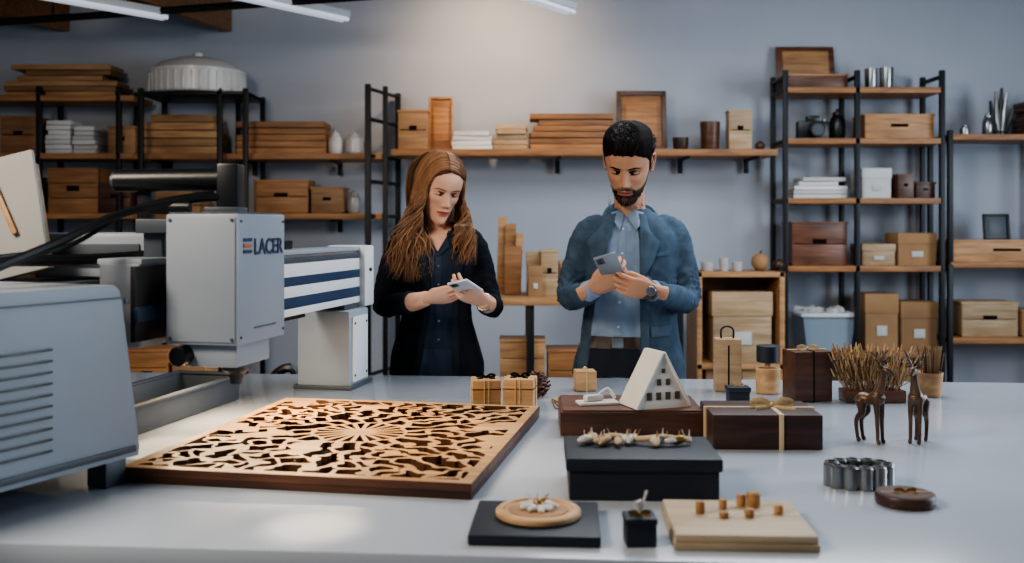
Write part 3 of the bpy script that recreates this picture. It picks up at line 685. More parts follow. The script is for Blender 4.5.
M_jkW=mat('jacket_black','#191e27','#13181f',rough=.9,scale=25,bump=.2,bscale=400,spec=.15); M_jkW2=mat('jacket_black_lapel','#20262f','#191f27',rough=.85,scale=25,bump=.2,bscale=400,spec=.2)
M_trM=mat('trousers_navy','#19222f','#141c27',rough=.9,bump=.2,bscale=400); M_jeans=mat('jeans_blue','#24364f','#1d2d43',rough=.9,bump=.3,bscale=400)
M_belt=mat('belt_leather','#2c1a12','#23150e',rough=.5); M_dark=mat('lash_dark','#120c0a','#0c0806',rough=.8,spec=.1); M_shoe=mat('shoe_leather','#1c1715','#15110f',rough=.4)
M_browW=mat('brow_brown','#553625','#472d1e',rough=.8,spec=.1)
M_phone=mat('phone_silver','#8e9299','#858990',rough=.3,metal=.4); M_phw=mat('phone_white','#cfd2d6','#c7cace',rough=.3); M_glass=mat('screen_glass','#101318','#0c0f13',rough=.08)
ZK=[-.120,-.113,-.098,-.075,-.048,-.020,.002,.026,.055,.080,.100,.113,.120]
def prof(male):
    jw=1.0 if male else .88
    w=[.004,.026*jw,.043*jw,.054*jw,.061*(jw*.5+.5),.067,.070,.0725,.0735,.068,.053,.033,.003]
    f=[-.066,-.082,-.087,-.0865,-.087,-.0865,-.085,-.089,-.085,-.070,-.045,-.018,.008]
    b=[-.055,-.01,.022,.05,.072,.086,.094,.099,.100,.091,.071,.045,.014]
    return w,f,b
def cub(z,K,A):
    i=int(np.clip(np.searchsorted(K,z)-1,0,len(K)-2)); h=K[i+1]-K[i]; t=(z-K[i])/h
    def m(j):
        if j==0 or j==len(K)-1: return 0
        return (A[j+1]-A[j-1])/(K[j+1]-K[j-1])
    m0,m1=m(i)*h,m(i+1)*h
    if i==0: m0=(A[1]-A[0])*1.6
    if i==len(K)-2: m1=(A[-1]-A[-2])*1.6
    return (2*t**3-3*t*t+1)*A[i]+(t**3-2*t*t+t)*m0+(-2*t**3+3*t*t)*A[i+1]+(t**3-t*t)*m1
def headgrid(male,hair=None,NZ=120,NT=180):
    w,f,b=prof(male); vs=[];meta=[]; yc=.008
    g=lambda x,z,x0,z0,sx,sz: math.exp(-((x-x0)/sx)**2-((z-z0)/sz)**2)
    nk=1.0 if male else .80
    for i in range(NZ+1):
        z=-.12*math.cos(PI*i/NZ)*.5+( -.12+.24*i/NZ)*.5
        W=cub(z,ZK,w);Fr=cub(z,ZK,f);Bk=cub(z,ZK,b)
        yc_=yc if Bk>yc+.01 else Bk-.012
        for j in range(NT):
            th=2*PI*j/NT; c,s=math.cos(th),math.sin(th)
            pe=.82 if s<0 else .95
            x=W*math.copysign(abs(c)**.92,c); y=yc_+(Fr-yc_)*abs(s)**pe if s<0 else yc_+(Bk-yc_)*abs(s)**pe
            lipm=0;bd=0;bl=0
            if s<0 and hair is None:
                ax=abs(x); o=0
                if -.050<z<.022:
                    t=(.016-z)/.050
                    if t<1: am=.003+.021*max(t,0)**1.1
                    else: am=.024*max(0,1-(t-1)/.28)
                    if z>.012: am*=max(0,(.022-z)/.010)
                    sx=.0072+.0045*max(0,min(t,1)); o+=nk*am*math.exp(-(x/(sx*nk))**2)
                o+=nk*.0085*g(ax,z,.0125*nk,-.037,.0058,.0065)
                o-=.0095*g(ax,z,.030,.002,.016,.0115); o-=.003*g(ax,z,.013,.008,.006,.010)
                o+=(.0042 if male else .002)*g(ax,z,.030,.021,.020,.0065)+.004*g(ax,z,.041,-.024,.016,.014)
                o-=.003*g(ax,z,.045,-.060,.012,.016)
                fl=1.0 if male else 1.15
                o+=fl*(.0062*g(x,z,0,-.0600,.019,.0042)+.0070*g(x,z,0,-.0705,.016,.0052))-.0045*g(x,z,0,-.0650,.021,.0018)
                o-=.0035*g(x,z,0,-.082,.018,.0055)+.0015*g(x,z,0,-.052,.003,.006); o+=.006*g(x,z,0,-.101,.018,.012)
                y-=o
                lh=.0052*max(0,1-(ax/.024)**2)**.5 if ax<.024 else 0
                if lh>0: lipm=max(0,min(1,(lh*1.5-abs(z+.0655))/.0018+.5))
                bl=.38*g(ax,z,.040,-.030,.018,.014)+.30*g(x,z,0,-.036,.012,.008)
            if hair is None:
                ph=math.degrees(math.atan2(abs(x),-(y-.008)))
                top=np.interp(ph,[0,12,22,40,60,75,92],[-.046,-.047,-.056,-.056,-.042,-.004,.01])
                bd=max(0,min(1,(top-z)/.008))
                if ph>92: bd*=max(0,1-(ph-92)/8)
                if abs(z+.0655)<.009 and abs(x)<.024: bd*=(0 if lipm>0.05 else .6)
                if abs(x)<.018 and -.05<z: bd=0
            vs.append(V((x,y,z))); meta.append((lipm,bd,bl))
    fs=[]
    for i in range(NZ):
        for j in range(NT):
            j2=(j+1)%NT; fs.append([i*NT+j,i*NT+j2,(i+1)*NT+j2,(i+1)*NT+j])
    fs.append(list(range(NT))[::-1]); fs.append([NZ*NT+j for j in range(NT)])
    return vs,fs,meta
def head(name,male,M,skin,parent):
    vs,fs,meta=headgrid(male)
    me=bpy.data.meshes.new(name); me.from_pydata([tuple(M@v) for v in vs],[],fs)
    for k,a in enumerate(('lip','beard','blush')):
        at=me.attributes.new(a,'FLOAT','POINT'); at.data.foreach_set('value',[float(m[k]) for m in meta])
    bm=bmesh.new(); bm.from_mesh(me); bmesh.ops.recalc_face_normals(bm,faces=bm.faces[:]); bm.to_mesh(me); bm.free(); me.shade_smooth()
    meobj(name+'_face',me,[skin],parent)
    bv=BVHTree.FromPolygons([tuple(v) for v in vs],fs)
    def fy(x,z):
        h=bv.ray_cast(V((x,-.5,z)),V((0,1,0))); return h[0].y if h[0] else -.08
    q=B()
    for s in (-1,1):
        ec=V((s*.0305,fy(s*.0305,.001)+.0070,.0005))
        q.ball(ec,.0125,skin,segs=24,M=M,sc=(1.15,1,.85))
        for lv,rr in ((0,1.0),(1,.55)):
            lash=[V((s*.0305+dx,0,(-.0045-.0016*math.cos(dx/.014*1.3)+(.001 if dx*s>0 else 0)) if lv==0 else .0055-.0035*(dx/.0145)**2)) for dx in (-.014,-.009,-.003,.003,.009,.0145)]
            pts=[]
            for p in lash:
                dx=(p.x-ec.x)/(.0125*1.15); dz=(p.z-ec.z)/(.0125*.85); k=1-dx*dx-dz*dz
                y=ec.y-.0125*math.sqrt(max(k,.0))-(.0006 if lv==0 else .0001); pts.append((p.x,min(y,fy(p.x,p.z)-(.0004 if lv==0 else 0)),p.z))
            q.tube(pts,[.0005*rr,.0011*rr,.0013*rr,.0013*rr,.0012*rr,.0006*rr],M_dark if lv==0 else M_browW,n=3,segs=6,M=M)
        br=[(.012,.0165),(.020,.0195),(.030,.0215),(.040,.0205),(.049,.0150)]
        R0=.0030 if male else .0019
        q.tube([(s*a,fy(s*a,b)-.0002,b) for a,b in br],[(R0*.8,.0012),(R0,.0016),(R0,.0016),(R0*.8,.0013),(R0*.3,.0008)],M_dark if male else M_browW,n=4,segs=8,M=M,ref=(0,1,0))
        for sx in (s*.006,): q.ball((sx,fy(sx,-.0425)-.0006,-.0425),.0022,M_browW,sc=(1.2,.5,.6),segs=8,M=M)
        ex=s*.0705
        q.tube([(ex,-.002,.018),(ex+s*.006,.006,.028),(ex+s*.011,.020,.026),(ex+s*.012,.026,.010),(ex+s*.009,.020,-.008),(ex+s*.004,.008,-.022),(ex+s*.001,.0,-.026)],[.003,.0036,.004,.004,.004,.0048,.004],skin,n=4,segs=10,M=M)
        q.ball((ex+s*.003,.011,.003),.018,skin,sc=(.22,.7,1.25),M=M,segs=16)
        q.tube([(ex+s*.004,.0,-.004),(ex+s*.008,.004,.002),(ex+s*.004,.004,.010)],.003,skin,n=3,segs=8,M=M)
    q.tube([(x,fy(x,-.0652-.3*abs(x)*abs(x)*8)-.0001,-.0652+.0008*(1-abs(x)/.02)) for x in (-.021,-.012,-.004,.004,.012,.021)],[.0003,.0006,.0007,.0007,.0006,.0003],M_browW,n=3,segs=6,M=M)
    q.done(name+'_features',loc=(0,0,0),parent=parent)
    return fy
def haircap(name,male,M,mt,parent,K,T,jag=0):
    vs,fs,_=headgrid(male,hair=1,NZ=90,NT=150)
    out=[]; 
    for v in vs:
        ph=math.degrees(math.atan2(abs(v.x),-(v.y-.008))); zh=np.interp(ph,K[0],K[1])+jag*noise.noise(V((v.x*120,v.y*60,0)))
        s=min(1,max(-1,(v.z-zh)/.016)); n=V((v.x/.07,(v.y-.008)/.09,v.z/.12)).normalized()
        th=T(v,ph)
        nz=noise.noise(V((v.x*90,v.y*25,v.z*60)))*.0018 if s>0 else 0
        out.append(v+n*((th*math.sqrt(s) if s>0 else 0)+nz-(.005 if s<=0 else 0)))
    me=bpy.data.meshes.new(name); me.from_pydata([tuple(M@v) for v in out],[],fs)
    bm=bmesh.new(); bm.from_mesh(me); bmesh.ops.recalc_face_normals(bm,faces=bm.faces[:]); bm.to_mesh(me); bm.free(); me.shade_smooth()
    meobj(name,me,[mt],parent)
def hand(side,curl,wrist,d,n,scale,thumb=(.55,.65,-.35),spread=1.0,tc=.5):
    d=V(d).normalized(); n=V(n); n=(n-d*n.dot(d)).normalized(); x=d.cross(n)
    M=Matrix(((x.x*scale,d.x*scale,n.x*scale,wrist[0]),(x.y*scale,d.y*scale,n.y*scale,wrist[1]),(x.z*scale,d.z*scale,n.z*scale,wrist[2]),(0,0,0,1)))
    P=[]
    def tb(p,r,nn=3,ref=(0,0,1),seg=14):
        v,f=tubegeo(p,r,seg,n=nn,ref=ref); P.append(([M@V(a) for a in v],f))
    tb([(0,-.05,0),(0,-.01,0),(0,.02,0),(side*-.001,.055,0),(side*-.001,.088,-.001)],[(.025,.021),(.026,.018),(.035,.0155),(.040,.014),(.037,.010)],4)
    for i,(bx,by,L,r) in enumerate([(.029,.086,.072,.0084),(.0095,.090,.080,.0086),(-.0105,.087,.074,.0082),(-.029,.080,.058,.0073)]):
        p=V((side*bx,by-.012,-.001)); pts=[p.copy()]; sp=side*bx*2.4*spread; c0=curl[i]
        a=0; p=V((side*bx,by,-.001)); pts.append(p.copy())
        for seg,ll in enumerate((.45,.31,.24)):
            a+=c0*(.8,1.0,.7)[seg]
            p=p+V((math.sin(sp)*math.cos(a),math.cos(a)*math.cos(sp),-math.sin(a)))*L*ll; pts.append(p.copy())
        tb(pts,[r,r*1.04,r*.98,r*.88,r*.68],3,ref=(1,0,0),seg=12)
    t=V((side*thumb[0],thumb[1],thumb[2])).normalized(); b=V((side*.020,.018,-.004))
    p1=b+t*.038; t2=(t+V((-side*tc*.5,.25,-.25*tc))).normalized(); p2=p1+t2*.030; t3=(t2+V((-side*tc*.5,.2,-.2*tc))).normalized(); p3=p2+t3*.024
    tb([b,b+t*.018,p1,p2,p3],[.012,.0145,.0105,.0098,.0072],3,ref=(0,0,1),seg=12)
    return fuse(P,.0019*scale,1,'hand')
def body(torso,arms,voxel=.006,extra=[]):
    P=[tubegeo([p[:3] for p in torso],[(p[3],p[4]) for p in torso],36,ref=(0,1,0),n=5,exp=.9)]
    for pts,rad in arms: P.append(tubegeo(pts,rad,20,n=5))
    return fuse(P+extra,voxel,9,'body')
def wrinkle(me,arms,amp=.004):
    n=len(me.vertices); co=np.zeros(n*3); me.vertices.foreach_get('co',co); co=co.reshape(-1,3)
    nr=np.zeros(n*3); me.vertices.foreach_get('normal',nr); nr=nr.reshape(-1,3)
    for i in range(n):
        p=V(co[i]); d=0
        for pts,_ in arms:
            for a,b in zip(pts[:-1],pts[1:]):
                a=V(a);b=V(b); ab=b-a; t=max(0,min(1,(p-a).dot(ab)/ab.length_squared)); dist=(p-(a+ab*t)).length
                if dist<.075:
                    e=V(pts[2]); k=math.exp(-((p-e).length/.09)**2); s=(p-a).dot(ab)/ab.length
                    w=math.sin(s*120+6*noise.noise(p*11)+noise.noise(p*30)*2)
                    d+= .30*amp*(.25+1.4*k)*(1-2*abs(w))
        w1=noise.noise(V((p.x*13+p.z*10,p.y*9,p.z*6-p.x*9))); w2=noise.noise(V((p.x*26-p.z*14,p.y*20,p.z*13+p.x*10)))
        d+=amp*.9*(.25-abs(w1))*1.3+amp*.6*(.25-abs(w2))
        co[i]+=nr[i]*d
    me.vertices.foreach_set('co',co.reshape(-1)); me.update()
def maskattr(me,fn,name='m',disp=0):
    vals=[]; nr=[v.normal.copy() for v in me.vertices]
    for i,v in enumerate(me.vertices):
        m=fn(v.co); vals.append(m)
        if disp and m>0: v.co-=nr[i]*disp*min(1,m/.012)
    at=me.attributes.new(name,'FLOAT','POINT'); at.data.foreach_set('value',vals); me.update()
def bvh_of(me): return BVHTree.FromPolygons([v.co.copy() for v in me.vertices],[list(p.vertices) for p in me.polygons])
def patch(q,bv,Lf,Rf,mt,nT=14,nS=5,off=.003,th=.005,curl=0):
    g=[];y0=2.5
    for i in range(nT+1):
        t=i/nT; a=Lf(t);b=Rf(t); row=[]
        for j in range(nS+1):
            s=j/nS; x=a[0]+(b[0]-a[0])*s; z=a[1]+(b[1]-a[1])*s
            h=bv.ray_cast(V((x,y0,z)),V((0,1,0))); y=h[0].y if h[0] else (row[-1][1] if row else 3.5)
            row.append([x,y,z])
        g.append(row)
    vs=[];N=(nT+1)*(nS+1)
    for l in (0,1):
        for r_ in g:
            for j,p in enumerate(r_): vs.append((p[0],p[1]-(off+th+curl*math.sin(PI*j/nS) if l==0 else -.002),p[2]))
    fs=[]; I=lambda l,i,j: l*N+i*(nS+1)+j
    for i in range(nT):
        for j in range(nS):
            fs.append([I(0,i,j),I(0,i,j+1),I(0,i+1,j+1),I(0,i+1,j)]); fs.append([I(1,i,j),I(1,i+1,j),I(1,i+1,j+1),I(1,i,j+1)])
    for i in range(nT):
        fs.append([I(0,i,0),I(0,i+1,0),I(1,i+1,0),I(1,i,0)]); fs.append([I(0,i,nS),I(1,i,nS),I(1,i+1,nS),I(0,i+1,nS)])
    for j in range(nS):
        fs.append([I(0,0,j),I(1,0,j),I(1,0,j+1),I(0,0,j+1)]); fs.append([I(0,nT,j),I(0,nT,j+1),I(1,nT,j+1),I(1,nT,j)])
    q.add(vs,fs,mt)
def poly(pts):
    def f(t):
        t*=len(pts)-1; i=min(int(t),len(pts)-2); k=t-i; return (pts[i][0]+(pts[i+1][0]-pts[i][0])*k,pts[i][1]+(pts[i+1][1]-pts[i][1])*k)
    return f
def legs(cx,cy,hw,top,mt,parent,r=1):
    P=[tubegeo([(cx,cy,top-.14),(cx,cy,top-.06),(cx,cy,top)],[(hw*.98,.115*r),(hw,.115*r),(hw*.93,.105*r)],30,ref=(0,1,0),n=3)]
    for s in (-1,1):
        P.append(tubegeo([(cx+s*hw*.48,cy,top-.08),(cx+s*hw*.52,cy-.005,top-.3),(cx+s*hw*.52,cy-.01,.50),(cx+s*hw*.54,cy+.01,.30),(cx+s*hw*.54,cy+.01,.07)],[.088*r,.082*r,.060*r,.058*r,.048*r],20,n=4))
    meobj('trousers',fuse(P,.01,3,'trousers'),[mt],parent)
    P=[]
    for s in (-1,1):
        x=cx+s*hw*.54; P.append(tubegeo([(x,cy+.05,.045),(x,cy+.02,.05),(x,cy-.06,.042),(x+s*.01,cy-.14,.032),(x+s*.012,cy-.18,.026)],[(.03,.042),(.038,.048),(.042,.040),(.044,.030),(.026,.022)],16,ref=(0,0,1),n=3))
    meobj('shoes',fuse(P,.006,2,'shoes'),[M_shoe],parent)
# ---------- MAN
MAN=empty('man')
cx,cy=.425,3.57
tor=[(cx-.010,cy,.86,.205,.124),(cx-.004,cy,.95,.188,.122),(cx,cy,1.05,.164,.115),(cx,cy,1.16,.162,.118),(cx,cy,1.27,.170,.122),(cx,cy+.0,1.35,.168,.112),(cx,cy+.01,1.405,.140,.092),(cx,cy+.012,1.44,.090,.072),(cx,cy+.01,1.465,.066,.064)]
armR=([(cx-.10,cy,1.388),(cx-.155,cy+.005,1.358),(.205,3.545,1.165),(.232,3.40,1.165),(.262,3.285,1.188)],[.054,.058,.047,.042,.037])
armL=([(cx+.10,cy,1.388),(cx+.152,cy+.005,1.358),(.622,3.545,1.155),(.550,3.40,1.160),(.462,3.285,1.188)],[.054,.058,.047,.042,.037])
me=body(tor,[armR,armL]); wrinkle(me,[armR,armL],.0070)
xl=lambda z: float(np.interp(z,[.86,1.0,1.2,1.35,1.46],[.255,.272,.300,.335,.375])); xr=lambda z: float(np.interp(z,[.86,1.0,1.2,1.35,1.46],[.455,.445,.440,.440,.430]))
def mfn(p):
    if p.y>cy-.03 and p.z<1.44: return -.02
    return min(p.x-xl(p.z),xr(p.z)-p.x,.03)
maskattr(me,mfn,'m',.010); two_mask(M_jkM,'m','#8092a9')
meobj('jacket_and_shirt',me,[M_jkM],MAN); bv=bvh_of(me)
q=B()
for s,fn in ((-1,xl),(1,xr)):
    patch(q,bv,lambda t,fn=fn:(fn(.865+.42*t),.865+.42*t),lambda t,fn=fn,s=s:(fn(.865+.42*t)+s*.03,.865+.42*t),M_jkM2,nT=30,nS=3,off=.001,th=.003)
patch(q,bv,poly([(.302,1.20),(.318,1.27),(.332,1.34),(.352,1.40),(.368,1.445)]),poly([(.300,1.20),(.275,1.285),(.262,1.345),(.300,1.385),(.335,1.44)]),M_jkM2,nT=24,nS=6,off=.005,th=.005,curl=.005)
patch(q,bv,poly([(.440,1.20),(.441,1.27),(.442,1.34),(.444,1.40),(.440,1.445)]),poly([(.444,1.20),(.492,1.285),(.512,1.345),(.478,1.385),(.470,1.44)]),M_jkM2,nT=24,nS=6,off=.005,th=.005,curl=.005)
patch(q,bv,poly([(.352,1.448),(.352,1.425),(.372,1.385)]),poly([(.392,1.462),(.392,1.43),(.374,1.384)]),M_shM,nT=10,nS=4,off=.004,th=.005,curl=.003)
patch(q,bv,poly([(.462,1.448),(.460,1.425),(.430,1.385)]),poly([(.412,1.462),(.408,1.43),(.428,1.384)]),M_shM,nT=10,nS=4,off=.004,th=.005,curl=.003)
patch(q,bv,lambda t:(.375-.02*(1-t),1.02+.38*t),lambda t:(.399-.02*(1-t),1.02+.38*t),M_shM,nT=30,nS=2,off=.001,th=.0015)
for k in range(5):
    z=1.05+k*.085; x=.387-.02*(1-(z-1.02)/.38); h=bv.ray_cast(V((x,2.5,z)),V((0,1,0))); 
    if h[0]: q.cyl(h[0]+V((0,-.002,0)),.004,.003,M_white,rot=(PI/2,0,0),segs=12)
patch(q,bv,lambda t:(xl(.975+.04*t)+.003,.975+.04*t),lambda t:(xr(.975+.04*t)-.003,.975+.04*t),M_belt,nT=4,nS=14,off=.003,th=.004)
patch(q,bv,lambda t:(xl(.865+.108*t)+.003,.865+.108*t),lambda t:(xr(.865+.108*t)-.003,.865+.108*t),M_trM,nT=8,nS=14,off=.001,th=.003)
h=bv.ray_cast(V((.365,2.5,.995)),V((0,1,0))); q.box(h[0]+V((0,-.010,0)),(.04,.006,.036),M_silver,bev=.002)
patch(q,bv,lambda t:(.475,1.292+.014*t),lambda t:(.545,1.300+.014*t),M_jkM2,nT=2,nS=6,off=.001,th=.003)
patch(q,bv,lambda t:(.482,1.015+.035*t),lambda t:(.560,1.020+.035*t),M_jkM2,nT=3,nS=6,off=.001,th=.004)
q.tube([(cx-.095,cy+.02,1.415),(cx-.068,cy+.06,1.455),(cx,cy+.085,1.468),(cx+.068,cy+.06,1.455),(cx+.095,cy+.02,1.415)],[(.012,.02)]*5,M_jkM2,n=5,segs=10,ref=(0,0,1))
q.done('garment_details',loc=(0,0,0),parent=MAN)
legs(cx,cy,.165,.975,M_trM,MAN)
HM=Matrix.Translation((.408,3.510,1.622))@Matrix.Rotation(math.radians(-16),4,'Z')@Matrix.Rotation(math.radians(29),4,'X')@Matrix.Rotation(math.radians(3),4,'Y')@Matrix.Scale(1.10,4)
neck=tubegeo([(cx,cy+.012,1.38),(cx-.003,cy+.008,1.45),(cx-.008,cy-.005,1.52),(cx-.012,cy-.02,1.59)],[(.060,.062),(.056,.060),(.054,.060),(.055,.060)],24,ref=(0,1,0),n=4)
b=B(); b.add(*neck,S_m); b.done('neck',loc=(0,0,0),parent=MAN)
fym=head('head',True,HM,S_m,MAN)
K=([0,25,40,55,66,76,84,98,115,140,180],[.060,.058,.048,.034,.016,-.024,-.024,.020,-.02,-.070,-.078])
def Tm(v,ph): 
    t=min(1,max(0,(v.z-.03)/.06)); return .004+.010*t*t
haircap('hair',True,HM,M_hairM,MAN,K,Tm,.004)
q=B(); rnd=random.Random(5)
def sc_(x,y): 
    k=1-(x/.080)**2-((y-.005)/.108)**2; return .124*math.sqrt(max(k,.0)) if k>0 else None
for i in range(900):
    x=rnd.uniform(-.068,.068); y=rnd.uniform(-.085,.08); z0=sc_(x,y)
    if z0 is None or z0<.056: continue
    lift=.010*max(0,min(1,(-y+.01)/.06)); P=[]
    for k in range(4):
        t=k/3; xx=x+(.016+.01*rnd.random())*t; yy=y+.032*t; zz=sc_(xx,yy) or .05
        P.append(V((xx,yy,zz+.003+(.008+lift)*math.sin(PI*min(t+.15,1))*(.7+.5*rnd.random()))))
    q.tube(P,[.0012,.0017,.0014,.0004],M_hairMt,segs=4,M=HM)
for i in range(420):
    x=rnd.uniform(-.055,.055); z=rnd.uniform(-.118,-.050)
    if z>-.058 and abs(x)>.030: continue
    if abs(z+.0655)<.0075 and abs(x)<.024: continue
    if z>-.058 and abs(x)<.004: continue
    if z>-.088 and z<-.074 and abs(x)<.010: continue
    if abs(x)<.05 and abs(x)>.030 and z>-.064: continue
    y=fym(x,z); 
    if y>-.03: continue
    q.tube([(x,y+.001,z),(x*1.01,y-.003,z-.005)],[.0008,.0002],M_hairM,segs=3,M=HM)
q.done('hair_strands',loc=(0,0,0),parent=MAN)
m1=hand(-1,[.62,.66,.72,.8],(.262,3.27,1.196),(.86,-.20,.46),(.05,-.93,-.36),.98,thumb=(.45,.75,-.15)); meobj('right_hand',m1,[S_m],MAN)
m2=hand(1,[.42,.48,.52,.6],(.458,3.262,1.188),(-.93,-.22,.18),(.0,-.88,-.48),.98,thumb=(.35,.85,-.2)); meobj('left_hand',m2,[S_m],MAN)
q=B()
q.tube([(.474,3.300,1.187),(.452,3.268,1.188)],[.034,.033],M_shM,segs=20); q.tube([(.248,3.298,1.182),(.270,3.270,1.197)],[.034,.032],M_shM,segs=20)
q.tube([(.449,3.262,1.187),(.440,3.250,1.188)],[.0285,.028],M_belt,segs=20); q.cyl((.447,3.222,1.190),.016,.006,M_silver,rot=(PI/2,0,0),segs=20)
q.done('cuffs_and_watch',loc=(0,0,0),parent=MAN)
def phone(name,c,up,right,mt,L=.15,W=.074):
    up=V(up).normalized(); rt=V(right); rt=(rt-up*rt.dot(up)).normalized(); n=rt.cross(up)
    M=Matrix(((rt.x,up.x,n.x,c[0]),(rt.y,up.y,n.y,c[1]),(rt.z,up.z,n.z,c[2]),(0,0,0,1)))
    q=B(); q.box((0,0,0),(W,L,.008),mt,bev=.003,M=M); q.box((0,0,-.0042),(W-.006,L-.008,.0012),M_glass,bev=.0004,M=M)
    q.box((-W*.25,L*.36,.0045),(.024,.028,.002),M_greyd,bev=.001,M=M)
    for k in (-.006,.007): q.cyl((-W*.25,L*.36+k,.005),.004,.0016,M_glass,M=M,segs=12)
    q.done(name)
phone('smartphone',(.318,3.225,1.262),(-.35,-.72,.60),(1,-.15,.2),M_phone)
# ---------- WOMAN
WO=empty('woman')
cx,cy=-.272,3.62
tor=[(cx,cy,.86,.172,.125),(cx,cy,.93,.166,.122),(cx,cy,1.06,.130,.100),(cx,cy,1.15,.128,.100),(cx,cy-.008,1.245,.142,.120),(cx,cy,1.32,.138,.100),(cx,cy+.01,1.365,.113,.080),(cx,cy+.012,1.395,.072,.060),(cx,cy+.01,1.41,.054,.053)]
armR=([(cx-.085,cy,1.354),(cx-.132,cy+.002,1.326),(-.462,3.595,1.13),(-.400,3.46,1.130),(-.345,3.40,1.140)],[.047,.051,.042,.039,.037])
armL=([(cx+.085,cy,1.354),(cx+.132,cy+.002,1.326),(-.078,3.595,1.13),(-.072,3.47,1.125),(-.082,3.41,1.133)],[.047,.051,.042,.039,.037])
me=body(tor,[armR,armL]); wrinkle(me,[armR,armL],.0055)
wl=lambda z: float(np.interp(z,[.86,1.08,1.25,1.38,1.41],[-.330,-.290,-.285,-.305,-.315])); wr=lambda z: float(np.interp(z,[.86,1.08,1.25,1.38,1.41],[-.205,-.215,-.205,-.225,-.235]))
def wfn(p):
    if p.y>cy-.02 and p.z<1.385: return -.02
    return min(p.x-wl(p.z),wr(p.z)-p.x,.03)
maskattr(me,wfn,'m',.008)
def vfn(p): return min(.034*(p.z-1.31)/.06-abs(p.x+.262),.03) if p.y<cy else -.02
maskattr(me,vfn,'v',0)
two_mask(M_jkW,'m','#283244'); two_mask(M_jkW,'v','#d7a88e')
meobj('jacket_and_blouse',me,[M_jkW],WO); bv=bvh_of(me)
q=B()
for s,fn in ((-1,wl),(1,wr)):
    patch(q,bv,lambda t,fn=fn:(fn(.865+.38*t),.865+.38*t),lambda t,fn=fn,s=s:(fn(.865+.38*t)+s*.022,.865+.38*t),M_jkW2,nT=30,nS=3,off=.001,th=.003)
patch(q,bv,poly([(-.288,1.16),(-.290,1.24),(-.300,1.31),(-.312,1.375)]),poly([(-.290,1.16),(-.335,1.26),(-.350,1.315),(-.335,1.38)]),M_jkW2,nT=20,nS=6,off=.003,th=.004,curl=.004)
patch(q,bv,poly([(-.211,1.16),(-.208,1.24),(-.218,1.31),(-.232,1.375)]),poly([(-.209,1.16),(-.172,1.26),(-.165,1.315),(-.205,1.38)]),M_jkW2,nT=20,nS=6,off=.003,th=.004,curl=.004)
M_blouse=mat('blouse_navy','#2d384a','#263040',rough=.8,spec=.2)
patch(q,bv,poly([(-.300,1.385),(-.285,1.33),(-.262,1.30)]),poly([(-.316,1.378),(-.308,1.33),(-.266,1.296)]),M_blouse,nT=10,nS=3,off=.003,th=.004)
patch(q,bv,poly([(-.226,1.385),(-.240,1.33),(-.260,1.30)]),poly([(-.210,1.378),(-.217,1.33),(-.256,1.296)]),M_blouse,nT=10,nS=3,off=.003,th=.004)
patch(q,bv,lambda t:(-.268,.99+.31*t),lambda t:(-.248,.99+.31*t),M_blouse,nT=24,nS=2,off=.001,th=.0015)
for k in range(5):
    z=1.0+k*.065; h=bv.ray_cast(V((-.258,2.5,z)),V((0,1,0))); q.cyl(h[0]+V((0,-.002,0)),.0035,.003,M_silver,rot=(PI/2,0,0),segs=12)
patch(q,bv,lambda t:(wl(.865+.10*t)+.002,.865+.10*t),lambda t:(wr(.865+.1*t)-.002,.865+.10*t),M_jeans,nT=8,nS=12,off=.001,th=.003)
q.tube([(cx-.075,cy+.01,1.372),(cx-.055,cy+.045,1.40),(cx,cy+.065,1.41),(cx+.055,cy+.045,1.40),(cx+.075,cy+.01,1.372)],[(.010,.016)]*5,M_jkW2,n=5,segs=10,ref=(0,0,1))
q.tube([(-.352,3.408,1.139),(-.340,3.395,1.141)],[.0395,.0385],M_jkW2,segs=20); q.tube([(-.081,3.418,1.132),(-.083,3.402,1.134)],[.0395,.0385],M_jkW2,segs=20)
q.done('garment_details',loc=(0,0,0),parent=WO)
legs(cx,cy,.155,.955,M_jeans,WO,.95)
neck=tubegeo([(cx,cy+.012,1.33),(cx,cy+.008,1.39),(cx+.004,cy-.002,1.44),(cx+.008,cy-.012,1.51)],[(.052,.052),(.046,.048),(.043,.046),(.044,.046)],24,ref=(0,1,0),n=4)
b=B(); b.add(*neck,S_w); b.done('neck',loc=(0,0,0),parent=WO)
HW=Matrix.Translation((-.256,3.570,1.540))@Matrix.Rotation(math.radians(24),4,'Z')@Matrix.Rotation(math.radians(24),4,'X')@Matrix.Rotation(math.radians(6),4,'Y')@Matrix.Scale(1.0,4)
head('head',False,HW,S_w,WO)
K=([0,20,40,55,70,90,120,180],[.080,.072,.052,.018,-.03,-.06,-.085,-.09])
haircap('hair_base',False,HW,M_hairWc,WO,K,lambda v,ph:.006)
q=B(); rnd=random.Random(11)
